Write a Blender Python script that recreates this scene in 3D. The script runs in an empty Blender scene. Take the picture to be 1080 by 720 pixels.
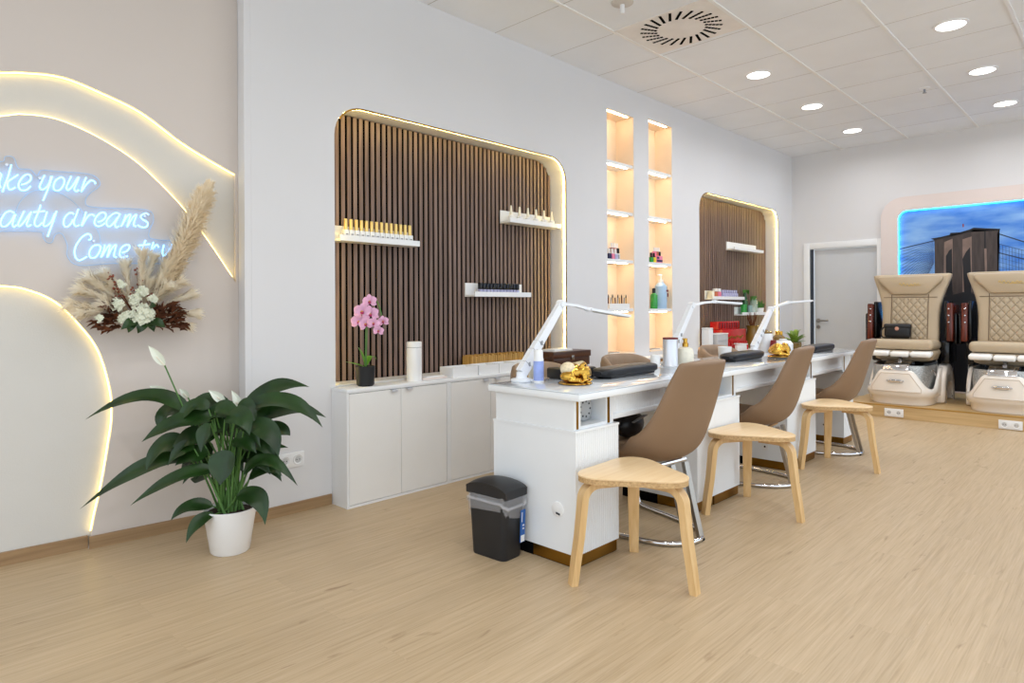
import bpy, bmesh, math, random
from mathutils import Vector, Matrix, Euler, Quaternion, noise
random.seed(7)
PI = math.pi
S = bpy.context.scene
COL = S.collection

# ------------------------------------------------------------------ render look
S.view_settings.view_transform = 'Standard'
try: S.view_settings.look = 'None'
except Exception: pass
S.view_settings.gamma = 1.0
S.view_settings.use_curve_mapping = False
S.view_settings.exposure = 0.0
S.cycles.use_denoising = True
S.cycles.max_bounces = 10
S.cycles.diffuse_bounces = 5
S.cycles.glossy_bounces = 4
S.cycles.transparent_max_bounces = 10
S.cycles.sample_clamp_indirect = 6.0
S.cycles.caustics_reflective = False
S.cycles.caustics_refractive = False

# ------------------------------------------------------------------ materials
def lin(c):
    c = c / 255.0
    return c / 12.92 if c <= 0.04045 else ((c + 0.055) / 1.055) ** 2.4
def col(rgb): return (lin(rgb[0]), lin(rgb[1]), lin(rgb[2]), 1.0)

def new_mat(name):
    m = bpy.data.materials.new(name); m.use_nodes = True
    nt = m.node_tree; b = nt.nodes['Principled BSDF']
    return m, nt, b

def mat(name, rgb, rough=0.5, metal=0.0, var=0.05, vscale=6.0, stretch=(1, 1, 1), bump=0.0, bscale=60.0,
        coat=0.0, emis=None, estr=0.0, trans=0.0, alpha=1.0, spec=0.5, ior=1.45, sheen=0.0):
    m, nt, b = new_mat(name)
    b.inputs['Roughness'].default_value = rough
    b.inputs['Metallic'].default_value = metal
    b.inputs['Specular IOR Level'].default_value = spec
    b.inputs['Coat Weight'].default_value = coat
    b.inputs['Coat Roughness'].default_value = 0.05
    b.inputs['Transmission Weight'].default_value = trans
    b.inputs['IOR'].default_value = ior
    b.inputs['Alpha'].default_value = alpha
    if sheen: b.inputs['Sheen Weight'].default_value = sheen
    tc = nt.nodes.new('ShaderNodeTexCoord')
    mp = nt.nodes.new('ShaderNodeMapping'); mp.inputs['Scale'].default_value = stretch
    nt.links.new(tc.outputs['Object'], mp.inputs['Vector'])
    nz = nt.nodes.new('ShaderNodeTexNoise'); nz.inputs['Scale'].default_value = vscale; nz.inputs['Detail'].default_value = 4
    nt.links.new(mp.outputs['Vector'], nz.inputs['Vector'])
    cr = nt.nodes.new('ShaderNodeValToRGB')
    c = col(rgb)
    cr.color_ramp.elements[0].position = 0.3; cr.color_ramp.elements[1].position = 0.7
    cr.color_ramp.elements[0].color = tuple(max(0, x * (1 - var)) for x in c[:3]) + (1,)
    cr.color_ramp.elements[1].color = tuple(min(1, x * (1 + var)) for x in c[:3]) + (1,)
    nt.links.new(nz.outputs['Fac'], cr.inputs['Fac'])
    nt.links.new(cr.outputs['Color'], b.inputs['Base Color'])
    if bump:
        n2 = nt.nodes.new('ShaderNodeTexNoise'); n2.inputs['Scale'].default_value = bscale; n2.inputs['Detail'].default_value = 3
        nt.links.new(mp.outputs['Vector'], n2.inputs['Vector'])
        bp = nt.nodes.new('ShaderNodeBump'); bp.inputs['Strength'].default_value = bump; bp.inputs['Distance'].default_value = 0.004
        nt.links.new(n2.outputs['Fac'], bp.inputs['Height']); nt.links.new(bp.outputs['Normal'], b.inputs['Normal'])
    if emis:
        b.inputs['Emission Color'].default_value = col(emis); b.inputs['Emission Strength'].default_value = estr
    return m

def floor_mat():
    m, nt, b = new_mat('oak_floor'); N = nt.nodes.new; L = nt.links.new
    tc = N('ShaderNodeTexCoord')
    br = N('ShaderNodeTexBrick'); br.inputs['Scale'].default_value = 1.0
    br.inputs['Brick Width'].default_value = 1.28; br.inputs['Row Height'].default_value = 0.19
    br.inputs['Mortar Size'].default_value = 0.0012; br.inputs['Mortar Smooth'].default_value = 0.2; br.inputs['Bias'].default_value = 0.0
    br.offset = 0.37; br.inputs['Color1'].default_value = (0.35, 0.35, 0.35, 1); br.inputs['Color2'].default_value = (0.65, 0.65, 0.65, 1)
    br.inputs['Mortar'].default_value = (0.25, 0.25, 0.25, 1)
    L(tc.outputs['Object'], br.inputs['Vector'])
    def stretched(sx, sy, scale, detail, dist=0.0):
        mp = N('ShaderNodeMapping'); mp.inputs['Scale'].default_value = (sx, sy, 1)
        L(tc.outputs['Object'], mp.inputs['Vector'])
        # shift the grain from plank to plank
        add = N('ShaderNodeVectorMath'); add.operation = 'ADD'
        sc = N('ShaderNodeVectorMath'); sc.operation = 'SCALE'; sc.inputs['Scale'].default_value = 9.0
        L(br.outputs['Color'], sc.inputs[0]); L(mp.outputs['Vector'], add.inputs[0]); L(sc.outputs['Vector'], add.inputs[1])
        n = N('ShaderNodeTexNoise'); n.inputs['Scale'].default_value = scale; n.inputs['Detail'].default_value = detail
        n.inputs['Distortion'].default_value = dist
        L(add.outputs['Vector'], n.inputs['Vector']); return n
    g1 = stretched(0.8, 26, 2.6, 7, 0.5); g2 = stretched(2.5, 90, 2.0, 3); g3 = stretched(2.0, 9, 1.5, 4, 1.5)
    mx = N('ShaderNodeMix'); mx.data_type = 'FLOAT'; mx.inputs['Factor'].default_value = 0.5
    L(g1.outputs['Fac'], mx.inputs['A']); L(g2.outputs['Fac'], mx.inputs['B'])
    cr = N('ShaderNodeValToRGB'); e = cr.color_ramp.elements
    e[0].position = 0.30; e[0].color = col(FLOOR_DARK); e[1].position = 0.66; e[1].color = col(FLOOR_LIGHT)
    mid = cr.color_ramp.elements.new(0.48); mid.color = col(FLOOR_MID)
    L(mx.outputs['Result'], cr.inputs['Fac'])
    # plank to plank tone
    hv = N('ShaderNodeHueSaturation'); mr = N('ShaderNodeMapRange')
    mr.inputs['From Min'].default_value = 0.3; mr.inputs['From Max'].default_value = 0.7
    mr.inputs['To Min'].default_value = 0.95; mr.inputs['To Max'].default_value = 1.05
    L(br.outputs['Color'], mr.inputs['Value']); L(mr.outputs['Result'], hv.inputs['Value']); L(cr.outputs['Color'], hv.inputs['Color'])
    # dark flecks and knots
    kr = N('ShaderNodeValToRGB'); kr.color_ramp.elements[0].position = 0.66; kr.color_ramp.elements[0].color = (1, 1, 1, 1)
    kr.color_ramp.elements[1].position = 0.78; kr.color_ramp.elements[1].color = (0.60, 0.53, 0.47, 1)
    L(g3.outputs['Fac'], kr.inputs['Fac'])
    mul = N('ShaderNodeMix'); mul.data_type = 'RGBA'; mul.blend_type = 'MULTIPLY'; mul.inputs['Factor'].default_value = 1.0
    L(hv.outputs['Color'], mul.inputs['A']); L(kr.outputs['Color'], mul.inputs['B'])
    L(mul.outputs['Result'], b.inputs['Base Color'])
    b.inputs['Roughness'].default_value = 0.42; b.inputs['Specular IOR Level'].default_value = 0.4
    bp = N('ShaderNodeBump'); bp.inputs['Strength'].default_value = 0.12; bp.inputs['Distance'].default_value = 0.002
    L(mx.outputs['Result'], bp.inputs['Height']); L(bp.outputs['Normal'], b.inputs['Normal'])
    return m
FLOOR_DARK, FLOOR_MID, FLOOR_LIGHT = (170, 146, 114), (187, 163, 130), (198, 175, 144)

def wood(name, dark, light, axis='Z', rough=0.45, scale=3.0):
    m, nt, b = new_mat(name); N = nt.nodes.new; L = nt.links.new
    tc = N('ShaderNodeTexCoord'); mp = N('ShaderNodeMapping')
    s = {'X': (0.6, 14, 14), 'Y': (14, 0.6, 14), 'Z': (14, 14, 0.6)}[axis]
    mp.inputs['Scale'].default_value = s; L(tc.outputs['Object'], mp.inputs['Vector'])
    n = N('ShaderNodeTexNoise'); n.inputs['Scale'].default_value = scale; n.inputs['Detail'].default_value = 5; n.inputs['Distortion'].default_value = 0.4
    L(mp.outputs['Vector'], n.inputs['Vector'])
    cr = N('ShaderNodeValToRGB'); cr.color_ramp.elements[0].position = 0.32; cr.color_ramp.elements[1].position = 0.68
    cr.color_ramp.elements[0].color = col(dark); cr.color_ramp.elements[1].color = col(light)
    L(n.outputs['Fac'], cr.inputs['Fac']); L(cr.outputs['Color'], b.inputs['Base Color'])
    b.inputs['Roughness'].default_value = rough
    return m

def glow(name, rgb, strength):
    m = bpy.data.materials.new(name); m.use_nodes = True; nt = m.node_tree; nt.nodes.clear()
    o = nt.nodes.new('ShaderNodeOutputMaterial'); e = nt.nodes.new('ShaderNodeEmission')
    e.inputs['Color'].default_value = col(rgb); e.inputs['Strength'].default_value = strength
    nt.links.new(e.outputs['Emission'], o.inputs['Surface']); return m

def clear(name, rgb=(255, 255, 255), opac=0.12, rough=0.05, tint=(250, 250, 250)):
    m = bpy.data.materials.new(name); m.use_nodes = True; nt = m.node_tree; nt.nodes.clear()
    o = nt.nodes.new('ShaderNodeOutputMaterial'); t = nt.nodes.new('ShaderNodeBsdfTransparent'); p = nt.nodes.new('ShaderNodeBsdfPrincipled')
    p.inputs['Base Color'].default_value = col(rgb); p.inputs['Roughness'].default_value = rough
    t.inputs['Color'].default_value = col(tint)
    mx = nt.nodes.new('ShaderNodeMixShader'); mx.inputs['Fac'].default_value = opac
    nt.links.new(t.outputs[0], mx.inputs[1]); nt.links.new(p.outputs[0], mx.inputs[2]); nt.links.new(mx.outputs[0], o.inputs['Surface'])
    return m

def fluff(name, rgb):
    m = bpy.data.materials.new(name); m.use_nodes = True; nt = m.node_tree; nt.nodes.clear(); N = nt.nodes.new
    o = N('ShaderNodeOutputMaterial'); d = N('ShaderNodeBsdfDiffuse'); t = N('ShaderNodeBsdfTranslucent'); mx = N('ShaderNodeMixShader'); mx.inputs['Fac'].default_value = 0.45
    nz = N('ShaderNodeTexNoise'); nz.inputs['Scale'].default_value = 30; cr = N('ShaderNodeValToRGB'); c = col(rgb)
    cr.color_ramp.elements[0].color = tuple(x * 0.9 for x in c[:3]) + (1,); cr.color_ramp.elements[1].color = c
    nt.links.new(nz.outputs['Fac'], cr.inputs['Fac'])
    for q in (d, t): nt.links.new(cr.outputs['Color'], q.inputs['Color'])
    nt.links.new(d.outputs[0], mx.inputs[1]); nt.links.new(t.outputs[0], mx.inputs[2]); nt.links.new(mx.outputs[0], o.inputs['Surface']); return m

def quilt_mat(name, rgb):
    m, nt, b = new_mat(name); N = nt.nodes.new; L = nt.links.new
    b.inputs['Base Color'].default_value = col(rgb); b.inputs['Roughness'].default_value = 0.5
    tc = N('ShaderNodeTexCoord'); sp = N('ShaderNodeSeparateXYZ'); L(tc.outputs['Object'], sp.inputs[0])
    hs = []
    for sg in (1, -1):
        mu = N('ShaderNodeMath'); mu.operation = 'MULTIPLY_ADD'; mu.inputs[1].default_value = sg * 1.25; L(sp.outputs['Y'], mu.inputs[0]); L(sp.outputs['Z'], mu.inputs[2])
        k = N('ShaderNodeMath'); k.operation = 'MULTIPLY'; k.inputs[1].default_value = PI / 0.095; L(mu.outputs[0], k.inputs[0])
        s = N('ShaderNodeMath'); s.operation = 'SINE'; L(k.outputs[0], s.inputs[0])
        a = N('ShaderNodeMath'); a.operation = 'ABSOLUTE'; L(s.outputs[0], a.inputs[0])
        p = N('ShaderNodeMath'); p.operation = 'POWER'; p.inputs[1].default_value = 0.5; L(a.outputs[0], p.inputs[0]); hs.append(p)
    mn = N('ShaderNodeMath'); mn.operation = 'MINIMUM'; L(hs[0].outputs[0], mn.inputs[0]); L(hs[1].outputs[0], mn.inputs[1])
    bp = N('ShaderNodeBump'); bp.inputs['Strength'].default_value = 1.0; bp.inputs['Distance'].default_value = 0.012
    L(mn.outputs[0], bp.inputs['Height']); L(bp.outputs['Normal'], b.inputs['Normal'])
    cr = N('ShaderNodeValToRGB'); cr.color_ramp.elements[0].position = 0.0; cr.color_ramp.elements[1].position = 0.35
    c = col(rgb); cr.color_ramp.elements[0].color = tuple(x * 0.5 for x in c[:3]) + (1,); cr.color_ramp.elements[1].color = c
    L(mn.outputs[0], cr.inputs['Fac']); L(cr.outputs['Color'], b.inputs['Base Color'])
    return m

def sky_print():
    m, nt, b = new_mat('mural_print_sky'); N = nt.nodes.new; L = nt.links.new
    tc = N('ShaderNodeTexCoord'); mp = N('ShaderNodeMapping'); mp.inputs['Scale'].default_value = (1, 1.2, 5.0); L(tc.outputs['Object'], mp.inputs['Vector'])
    n = N('ShaderNodeTexNoise'); n.inputs['Scale'].default_value = 1.6; n.inputs['Detail'].default_value = 5; L(mp.outputs['Vector'], n.inputs['Vector'])
    cr = N('ShaderNodeValToRGB'); e = cr.color_ramp.elements
    e[0].position = 0.35; e[0].color = col((48, 120, 214)); e[1].position = 0.72; e[1].color = col((140, 184, 232))
    L(n.outputs['Fac'], cr.inputs['Fac']); L(cr.outputs['Color'], b.inputs['Base Color']); b.inputs['Roughness'].default_value = 0.4
    return m

M = dict(
    white_wall=mat('white_wall_paint', (222, 221, 222), 0.85, var=0.015, vscale=1.5, bump=0.05, bscale=250),
    back_wall=mat('back_wall_paint', (219, 217, 217), 0.85, var=0.015, vscale=1.5, bump=0.05, bscale=250),
    tan_wall=mat('warm_beige_wall_paint', (212, 202, 194), 0.85, var=0.015, vscale=1.5, bump=0.06, bscale=220),
    cream_wall=mat('cream_wall_paint', (212, 209, 203), 0.85, var=0.015, vscale=2, bump=0.15, bscale=160),
    niche=mat('niche_paint', (226, 222, 208), 0.7, var=0.02),
    ceiling=mat('ceiling_tile', (236, 238, 241), 0.9, var=0.02, vscale=3, bump=0.1, bscale=300),
    tbar=mat('white_tbar_metal', (238, 237, 234), 0.35, var=0.01),
    floor=floor_mat(),
    skirting=wood('oak_skirting', (142, 112, 78), (172, 140, 102), 'X', 0.5),
    platform=wood('oak_platform', (186, 154, 106), (208, 178, 130), 'Y', 0.45),
    platform_edge=mat('brass_edge', (190, 150, 80), 0.35, 0.6),
    slat=wood('walnut_slat', (96, 76, 67), (136, 113, 102), 'Z', 0.5),
    black_felt=mat('black_felt', (6, 6, 6), 0.95, spec=0.1, var=0.2, vscale=80),
    gold=mat('polished_gold', (206, 160, 70), 0.22, 1.0, var=0.08, vscale=20),
    gold_trim=mat('brushed_brass', (150, 112, 46), 0.3, 1.0, var=0.1, vscale=10),
    lacquer=mat('white_lacquer', (236, 237, 238), 0.35, var=0.01, coat=0.2),
    lacquer_cool=mat('white_desk_lacquer', (236, 239, 242), 0.3, var=0.01, coat=0.2),
    glass_top=mat('white_glass', (206, 212, 218), 0.06, var=0.01, coat=0.6, spec=0.8),
    cab_front=mat('cabinet_front', (234, 233, 230), 0.4, var=0.01),
    dark_gap=mat('dark_gap', (28, 28, 30), 0.8),
    chrome=mat('chrome', (225, 225, 228), 0.08, 1.0, var=0.01),
    steel=mat('brushed_steel', (176, 172, 166), 0.28, 1.0, var=0.05, stretch=(1, 1, 0.1), vscale=40),
    silver=mat('satin_silver', (222, 224, 230), 0.28, 0.45, var=0.03),
    cap_gold=mat('pale_gold_cap', (232, 200, 124), 0.3, 0.55, var=0.05),
    leather=mat('taupe_leather', (140, 113, 88), 0.45, var=0.03, vscale=5, bump=0.12, bscale=350),
    leather_in=mat('taupe_leather_lining', (150, 126, 103), 0.5, var=0.03, bump=0.12, bscale=350),
    pedi_leather=mat('sand_leather', (184, 166, 140), 0.42, var=0.03, vscale=5, bump=0.1, bscale=300),
    seam=mat('dark_seam', (112, 92, 70), 0.6),
    quilt=quilt_mat('quilted_sand_leather', (182, 164, 138)),
    birch=wood('birch_ply', (232, 198, 150), (240, 211, 168), 'X', 0.35),
    birch_leg=wood('birch_bent_leg', (212, 172, 116), (230, 196, 144), 'Z', 0.35),
    birch_edge=wood('birch_ply_edge', (176, 138, 92), (214, 180, 130), 'X', 0.5, 8),
    black_leather=mat('black_leather', (20, 20, 24), 0.38, var=0.1, bump=0.1, bscale=300),
    black_plastic=mat('black_plastic', (36, 37, 40), 0.42, var=0.05, bump=0.05, bscale=400),
    black_gloss=mat('black_gloss', (14, 14, 17), 0.15),
    rubber=mat('rubber', (20, 20, 20), 0.8),
    white_plastic=mat('white_plastic', (236, 236, 236), 0.35, var=0.01),
    grey_plastic=mat('grey_plastic', (150, 152, 155), 0.4),
    mid_grey=mat('grey_face', (176, 178, 180), 0.5),
    lamp_white=mat('lamp_white', (236, 238, 242), 0.3, var=0.01),
    lamp_under=mat('lamp_diffuser', (190, 190, 186), 0.5),
    bag_film=clear('clear_film', (240, 240, 245), 0.22, 0.25),
    acrylic=clear('clear_acrylic', (8, 10, 12), 0.02, 0.05, (253, 254, 255)),
    acrylic_lit_edge=mat('acrylic_lit_edge', (186, 206, 230), 0.3),  # pale blue paints in the neon light caught by the clear edge
    green_glass=clear('green_glass', (40, 120, 50), 0.6, 0.08),
    clear_glass=clear('pale_glass', (205, 230, 215), 0.35, 0.05),
    pot_white=mat('white_ceramic', (240, 240, 240), 0.3, var=0.01, coat=0.3),
    pot_black=mat('matt_black_pot', (26, 27, 28), 0.6, var=0.1),
    soil=mat('dark_soil', (52, 38, 28), 0.95, var=0.4, vscale=60, bump=0.8, bscale=90),
    leaf=mat('lily_leaf', (28, 56, 16), 0.36, var=0.4, vscale=9),
    stem=mat('lily_stem', (82, 122, 58), 0.5, var=0.15),
    spathe=mat('white_spathe', (232, 236, 222), 0.55, var=0.04),
    orchid=mat('pink_orchid', (226, 172, 204), 0.55, var=0.12, vscale=30),
    orchid_lip=mat('magenta_lip', (170, 40, 96), 0.5),
    orchid_core=mat('ochre_core', (196, 146, 60), 0.5),
    orchid_leaf=mat('orchid_leaf', (92, 146, 44), 0.4, var=0.15),
    pampas=fluff('pampas', (255, 247, 230)),
    pampas_pale=fluff('pale_pampas', (255, 244, 222)),
    dry_brown=mat('dried_brown', (98, 54, 28), 0.85, var=0.35, vscale=25),
    dry_rust=mat('rust_berry', (140, 70, 48), 0.7, var=0.2),
    hydrangea=mat('white_hydrangea', (224, 226, 204), 0.8, var=0.08, vscale=40),
    led_warm=glow('warm_led', (255, 222, 130), 6.0),
    led_niche=glow('warm_led_niche', (255, 222, 130), 42.0),
    led_shelf=glow('shelf_led', (255, 222, 178), 34.0),
    led_blue=glow('blue_led', (40, 190, 255), 14.0),
    neon=glow('ice_neon', (116, 184, 255), 5.0),
    diffuser=glow('downlight_diffuser', (255, 255, 255), 6.0),
    door=mat('grey_door', (204, 206, 209), 0.5, var=0.01),
    door_gap=mat('slate_seal', (52, 60, 72), 0.6),
    mural_frame=mat('pale_pink_panel', (222, 208, 202), 0.8, var=0.01),
    sky=sky_print(),
    p_dark=mat('print_stone_dark', (58, 48, 46), 0.45, var=0.25, vscale=9, stretch=(1, 1, 0.4)),
    p_mid=mat('print_stone_mid', (84, 70, 66), 0.45, var=0.22, vscale=9),
    p_light=mat('print_stone_light', (128, 106, 96), 0.45, var=0.2, vscale=10),
    p_black=mat('print_shadow', (20, 20, 26), 0.45, var=0.2),
    p_line=mat('print_cable', (38, 52, 84), 0.5),
    p_cloud=mat('print_cloud', (150, 178, 216), 0.45, var=0.12, vscale=5),
    p_red=mat('print_red', (150, 70, 70), 0.5),
    peach_glow=mat('tower_lining', (244, 224, 198), 0.7, var=0.01),  # white lining, tinted peach to carry the glow of the shelf strips
    red=mat('red_gloss', (186, 26, 28), 0.25, var=0.12, coat=0.3),
    dark_red=mat('dark_red', (110, 14, 18), 0.4),
    mahogany=wood('mahogany', (62, 22, 14), (110, 44, 26), 'Z', 0.2),
    dark_wood=wood('dark_brown_wood', (56, 32, 20), (92, 56, 36), 'X', 0.35),
    mid_wood=wood('honey_wood', (150, 108, 66), (186, 142, 94), 'X', 0.5),
    bamboo=wood('bamboo', (170, 128, 62), (206, 164, 92), 'Z', 0.5),
    tub=mat('pearl_tub', (240, 232, 222), 0.22, var=0.01, coat=0.4),
    glitter=mat('silver_glitter', (184, 186, 186), 0.28, 0.7, var=0.45, vscale=90, bump=0.9, bscale=120),
    towel=mat('white_vinyl', (244, 242, 238), 0.4, var=0.01),
    script=mat('gold_script', (214, 184, 110), 0.35, 0.6),
    blue_label=mat('blue_label', (34, 92, 168), 0.4),
    periwinkle=mat('periwinkle', (150, 168, 226), 0.4, var=0.12, vscale=25),
    navy=mat('navy_plastic', (24, 30, 74), 0.3),
    cream=mat('cream_bead', (232, 214, 178), 0.5, var=0.15, vscale=80, bump=0.8, bscale=140),
    lotion=mat('lotion_cream', (238, 232, 214), 0.4, var=0.06, vscale=40),
    nail_clear=clear('bottle_glass', (240, 240, 240), 0.55, 0.1),
    green=mat('green_bottle', (40, 150, 60), 0.25, coat=0.3),
    dark_green=mat('dark_green_glass', (30, 78, 36), 0.2, coat=0.3),
    pale_blue=mat('pale_blue_bottle', (168, 198, 226), 0.35),
    pink=mat('pink_polish', (230, 130, 160), 0.3),
    orange=mat('burnt_orange', (190, 104, 70), 0.4),
    lavender=mat('lavender_polish', (178, 178, 214), 0.35, var=0.2, vscale=40),
    yellow=mat('yellow_polish', (232, 206, 40), 0.35),
    succulent=mat('succulent', (120, 146, 52), 0.45, var=0.3, vscale=14),
    grass_green=mat('grass_green', (70, 128, 52), 0.6, var=0.25),
    amber=mat('amber_glass', (128, 98, 40), 0.2, var=0.1, coat=0.4),
    brush_hair=mat('brush_hair', (214, 198, 160), 0.8),
    cable=mat('cable_black', (22, 22, 24), 0.5),
)

# ------------------------------------------------------------------ mesh helpers
class MB:
    def __init__(s): s.bm = bmesh.new(); s.mi = 0
    def _add(s, bm, mtx=None):
        if mtx is not None: bmesh.ops.transform(bm, matrix=mtx, verts=bm.verts)
        for f in bm.faces: f.material_index = s.mi
        me = bpy.data.meshes.new('tmp'); bm.to_mesh(me); bm.free(); s.bm.from_mesh(me); bpy.data.meshes.remove(me)
    def mat(s, i): s.mi = i; return s
    def box(s, c, d, rot=None, bev=0.0, seg=2):
        bm = bmesh.new(); bmesh.ops.create_cube(bm, size=1.0)
        bmesh.ops.scale(bm, vec=d, verts=bm.verts)
        if bev: bmesh.ops.bevel(bm, geom=list(bm.edges), offset=min(bev, min(d) * 0.49), segments=seg, affect='EDGES', profile=0.5)
        m = Matrix.Translation(c)
        if rot is not None: m = m @ (rot.to_matrix().to_4x4() if not isinstance(rot, Matrix) else rot.to_4x4())
        s._add(bm, m); return s
    def b2(s, x0, x1, y0, y1, z0, z1, bev=0.0, seg=2):
        return s.box(((x0 + x1) / 2, (y0 + y1) / 2, (z0 + z1) / 2), (abs(x1 - x0), abs(y1 - y0), abs(z1 - z0)), None, bev, seg)
    def tube(s, pts, r, seg=8, closed=False, flat=None):
        """round (or, with flat=(w,h), rectangular) tube along a polyline; r may be a list"""
        P = [Vector(p) for p in pts]; n = len(P); bm = bmesh.new(); rings = []
        up = None
        for i in range(n):
            a = P[i - 1] if (i > 0 or closed) else P[i]; b = P[(i + 1) % n] if (i < n - 1 or closed) else P[i]
            t = (b - a);  t = t.normalized() if t.length > 1e-9 else Vector((0, 0, 1))
            if up is None:
                ref = Vector((0, 0, 1)) if abs(t.z) < 0.9 else Vector((0, 1, 0)); u = t.cross(ref).normalized()
            else:
                u = (up - t * up.dot(t)); u = u.normalized() if u.length > 1e-6 else t.orthogonal().normalized()
            up = u; v = t.cross(u)
            rr = r[i] if isinstance(r, (list, tuple)) else r
            if flat:
                w, h = flat[0] / 2 * (rr if isinstance(r, (list, tuple)) else 1), flat[1] / 2 * (rr if isinstance(r, (list, tuple)) else 1)
                offs = [u * w + v * h, -u * w + v * h, -u * w - v * h, u * w - v * h]
            else:
                offs = [u * rr * math.cos(2 * PI * k / seg) + v * rr * math.sin(2 * PI * k / seg) for k in range(seg)]
            rings.append([bm.verts.new(P[i] + o) for o in offs])
        m = len(rings[0])
        for i in range(n if closed else n - 1):
            A, B = rings[i], rings[(i + 1) % n]
            for k in range(m): bm.faces.new((A[k], A[(k + 1) % m], B[(k + 1) % m], B[k]))
        if not closed:
            bm.faces.new(rings[0][::-1]); bm.faces.new(rings[-1])
        s._add(bm); return s
    def lathe(s, prof, seg=24, at=(0, 0, 0), sx=1, sy=1, rot=None):
        bm = bmesh.new(); rings = []
        for r, z in prof:
            if r < 1e-6: rings.append([bm.verts.new((0, 0, z))])
            else: rings.append([bm.verts.new((r * sx * math.cos(2 * PI * k / seg), r * sy * math.sin(2 * PI * k / seg), z)) for k in range(seg)])
        for A, B in zip(rings, rings[1:]):
            for k in range(seg):
                if len(A) == 1 and len(B) == 1: continue
                if len(A) == 1: bm.faces.new((A[0], B[k], B[(k + 1) % seg]))
                elif len(B) == 1: bm.faces.new((A[k], B[0], A[(k + 1) % seg])[::-1])
                else: bm.faces.new((A[k], A[(k + 1) % seg], B[(k + 1) % seg], B[k]))
        if len(rings[0]) > 1: bm.faces.new(rings[0][::-1])
        if len(rings[-1]) > 1: bm.faces.new(rings[-1])
        bmesh.ops.recalc_face_normals(bm, faces=bm.faces)
        m = Matrix.Translation(at)
        if rot is not None: m = m @ rot.to_matrix().to_4x4()
        s._add(bm, m); return s
    def prism(s, poly, d0, d1, axis='Z', bev=0.0):
        """polygon extruded along an axis: Z -> (x,y), Y -> (x,z), X -> (y,z)"""
        bm = bmesh.new()
        def P(p, d): return {'Z': (p[0], p[1], d), 'Y': (p[0], d, p[1]), 'X': (d, p[0], p[1])}[axis]
        A = [bm.verts.new(P(p, d0)) for p in poly]; B = [bm.verts.new(P(p, d1)) for p in poly]; n = len(poly)
        fs = [bm.faces.new(A[::-1]), bm.faces.new(B)]
        for k in range(n): bm.faces.new((A[k], A[(k + 1) % n], B[(k + 1) % n], B[k]))
        if n > 4: bmesh.ops.triangulate(bm, faces=fs)
        bmesh.ops.recalc_face_normals(bm, faces=bm.faces)
        if bev:
            es = [e for e in bm.edges if len(e.link_faces) == 2 and e.calc_face_angle(0) > 0.6]
            bmesh.ops.bevel(bm, geom=es, offset=bev, segments=2, affect='EDGES', profile=0.5)
        s._add(bm); return s
    def loft(s, rings, cap0=True, cap1=True, closed=True):
        bm = bmesh.new(); R = [[bm.verts.new(p) for p in r] for r in rings]; m = len(R[0])
        for A, B in zip(R, R[1:]):
            for k in range(m if closed else m - 1): bm.faces.new((A[k], A[(k + 1) % m], B[(k + 1) % m], B[k]))
        if cap0 and closed: bm.faces.new(R[0][::-1])
        if cap1 and closed: bm.faces.new(R[-1])
        bmesh.ops.recalc_face_normals(bm, faces=bm.faces)
        s._add(bm); return s
    def ball(s, c, r, seg=12, rings=8, rot=None):
        bm = bmesh.new(); bmesh.ops.create_uvsphere(bm, u_segments=seg, v_segments=rings, radius=1.0)
        r = (r, r, r) if not isinstance(r, (tuple, list)) else r
        m = Matrix.Translation(c)
        if rot is not None: m = m @ rot.to_matrix().to_4x4()
        s._add(bm, m @ Matrix.Diagonal((r[0], r[1], r[2], 1))); return s
    def tri(s, *pts):
        vs = [s.bm.verts.new(p) for p in pts]; f = s.bm.faces.new(vs); f.material_index = s.mi; return s
    def mesh(s, name, mats, smooth=True, angle=38):
        me = bpy.data.meshes.new(name); s.bm.normal_update(); s.bm.to_mesh(me); s.bm.free()
        for m in (mats if isinstance(mats, (list, tuple)) else [mats]): me.materials.append(M[m] if isinstance(m, str) else m)
        if smooth:
            me.shade_smooth()
            me.set_sharp_from_angle(angle=math.radians(angle))
        return me
    def obj(s, name, mats, parent=None, loc=(0, 0, 0), rotz=0, smooth=True, angle=38):
        o = bpy.data.objects.new(name, s.mesh(name, mats, smooth, angle)); COL.objects.link(o)
        o.location = loc; o.rotation_euler = (0, 0, rotz)
        if parent is not None: o.parent = parent
        return o

def thing(name, label, cat, loc=(0, 0, 0), rotz=0, group=None):
    o = bpy.data.objects.new(name, None); COL.objects.link(o); o.empty_display_size = 0.05
    o.location = loc; o.rotation_euler = (0, 0, rotz); o['label'] = label; o['category'] = cat
    if group: o['group'] = group
    return o
def tag(o, label, cat, group=None):
    o['label'] = label; o['category'] = cat
    if group: o['group'] = group
    return o
def struct(o, label=None, cat=None):
    o['kind'] = 'structure'
    if label: o['label'] = label
    if cat: o['category'] = cat
    return o
def dup(root, loc, rotz=None, label=None, group=None):
    def cp(o, par):
        c = o.copy(); COL.objects.link(c)
        if par is not None: c.parent = par
        for ch in list(o.children): cp(ch, c)
        return c
    r = cp(root, None); r.location = loc
    if rotz is not None: r.rotation_euler = (0, 0, rotz)
    if label: r['label'] = label
    if group: r['group'] = group
    return r
def baked(o):
    """apply the modifiers of o"""
    dg = bpy.context.evaluated_depsgraph_get(); dg.update()
    me = bpy.data.meshes.new_from_object(o.evaluated_get(dg)); o.modifiers.clear(); o.data = me
    return o
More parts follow.
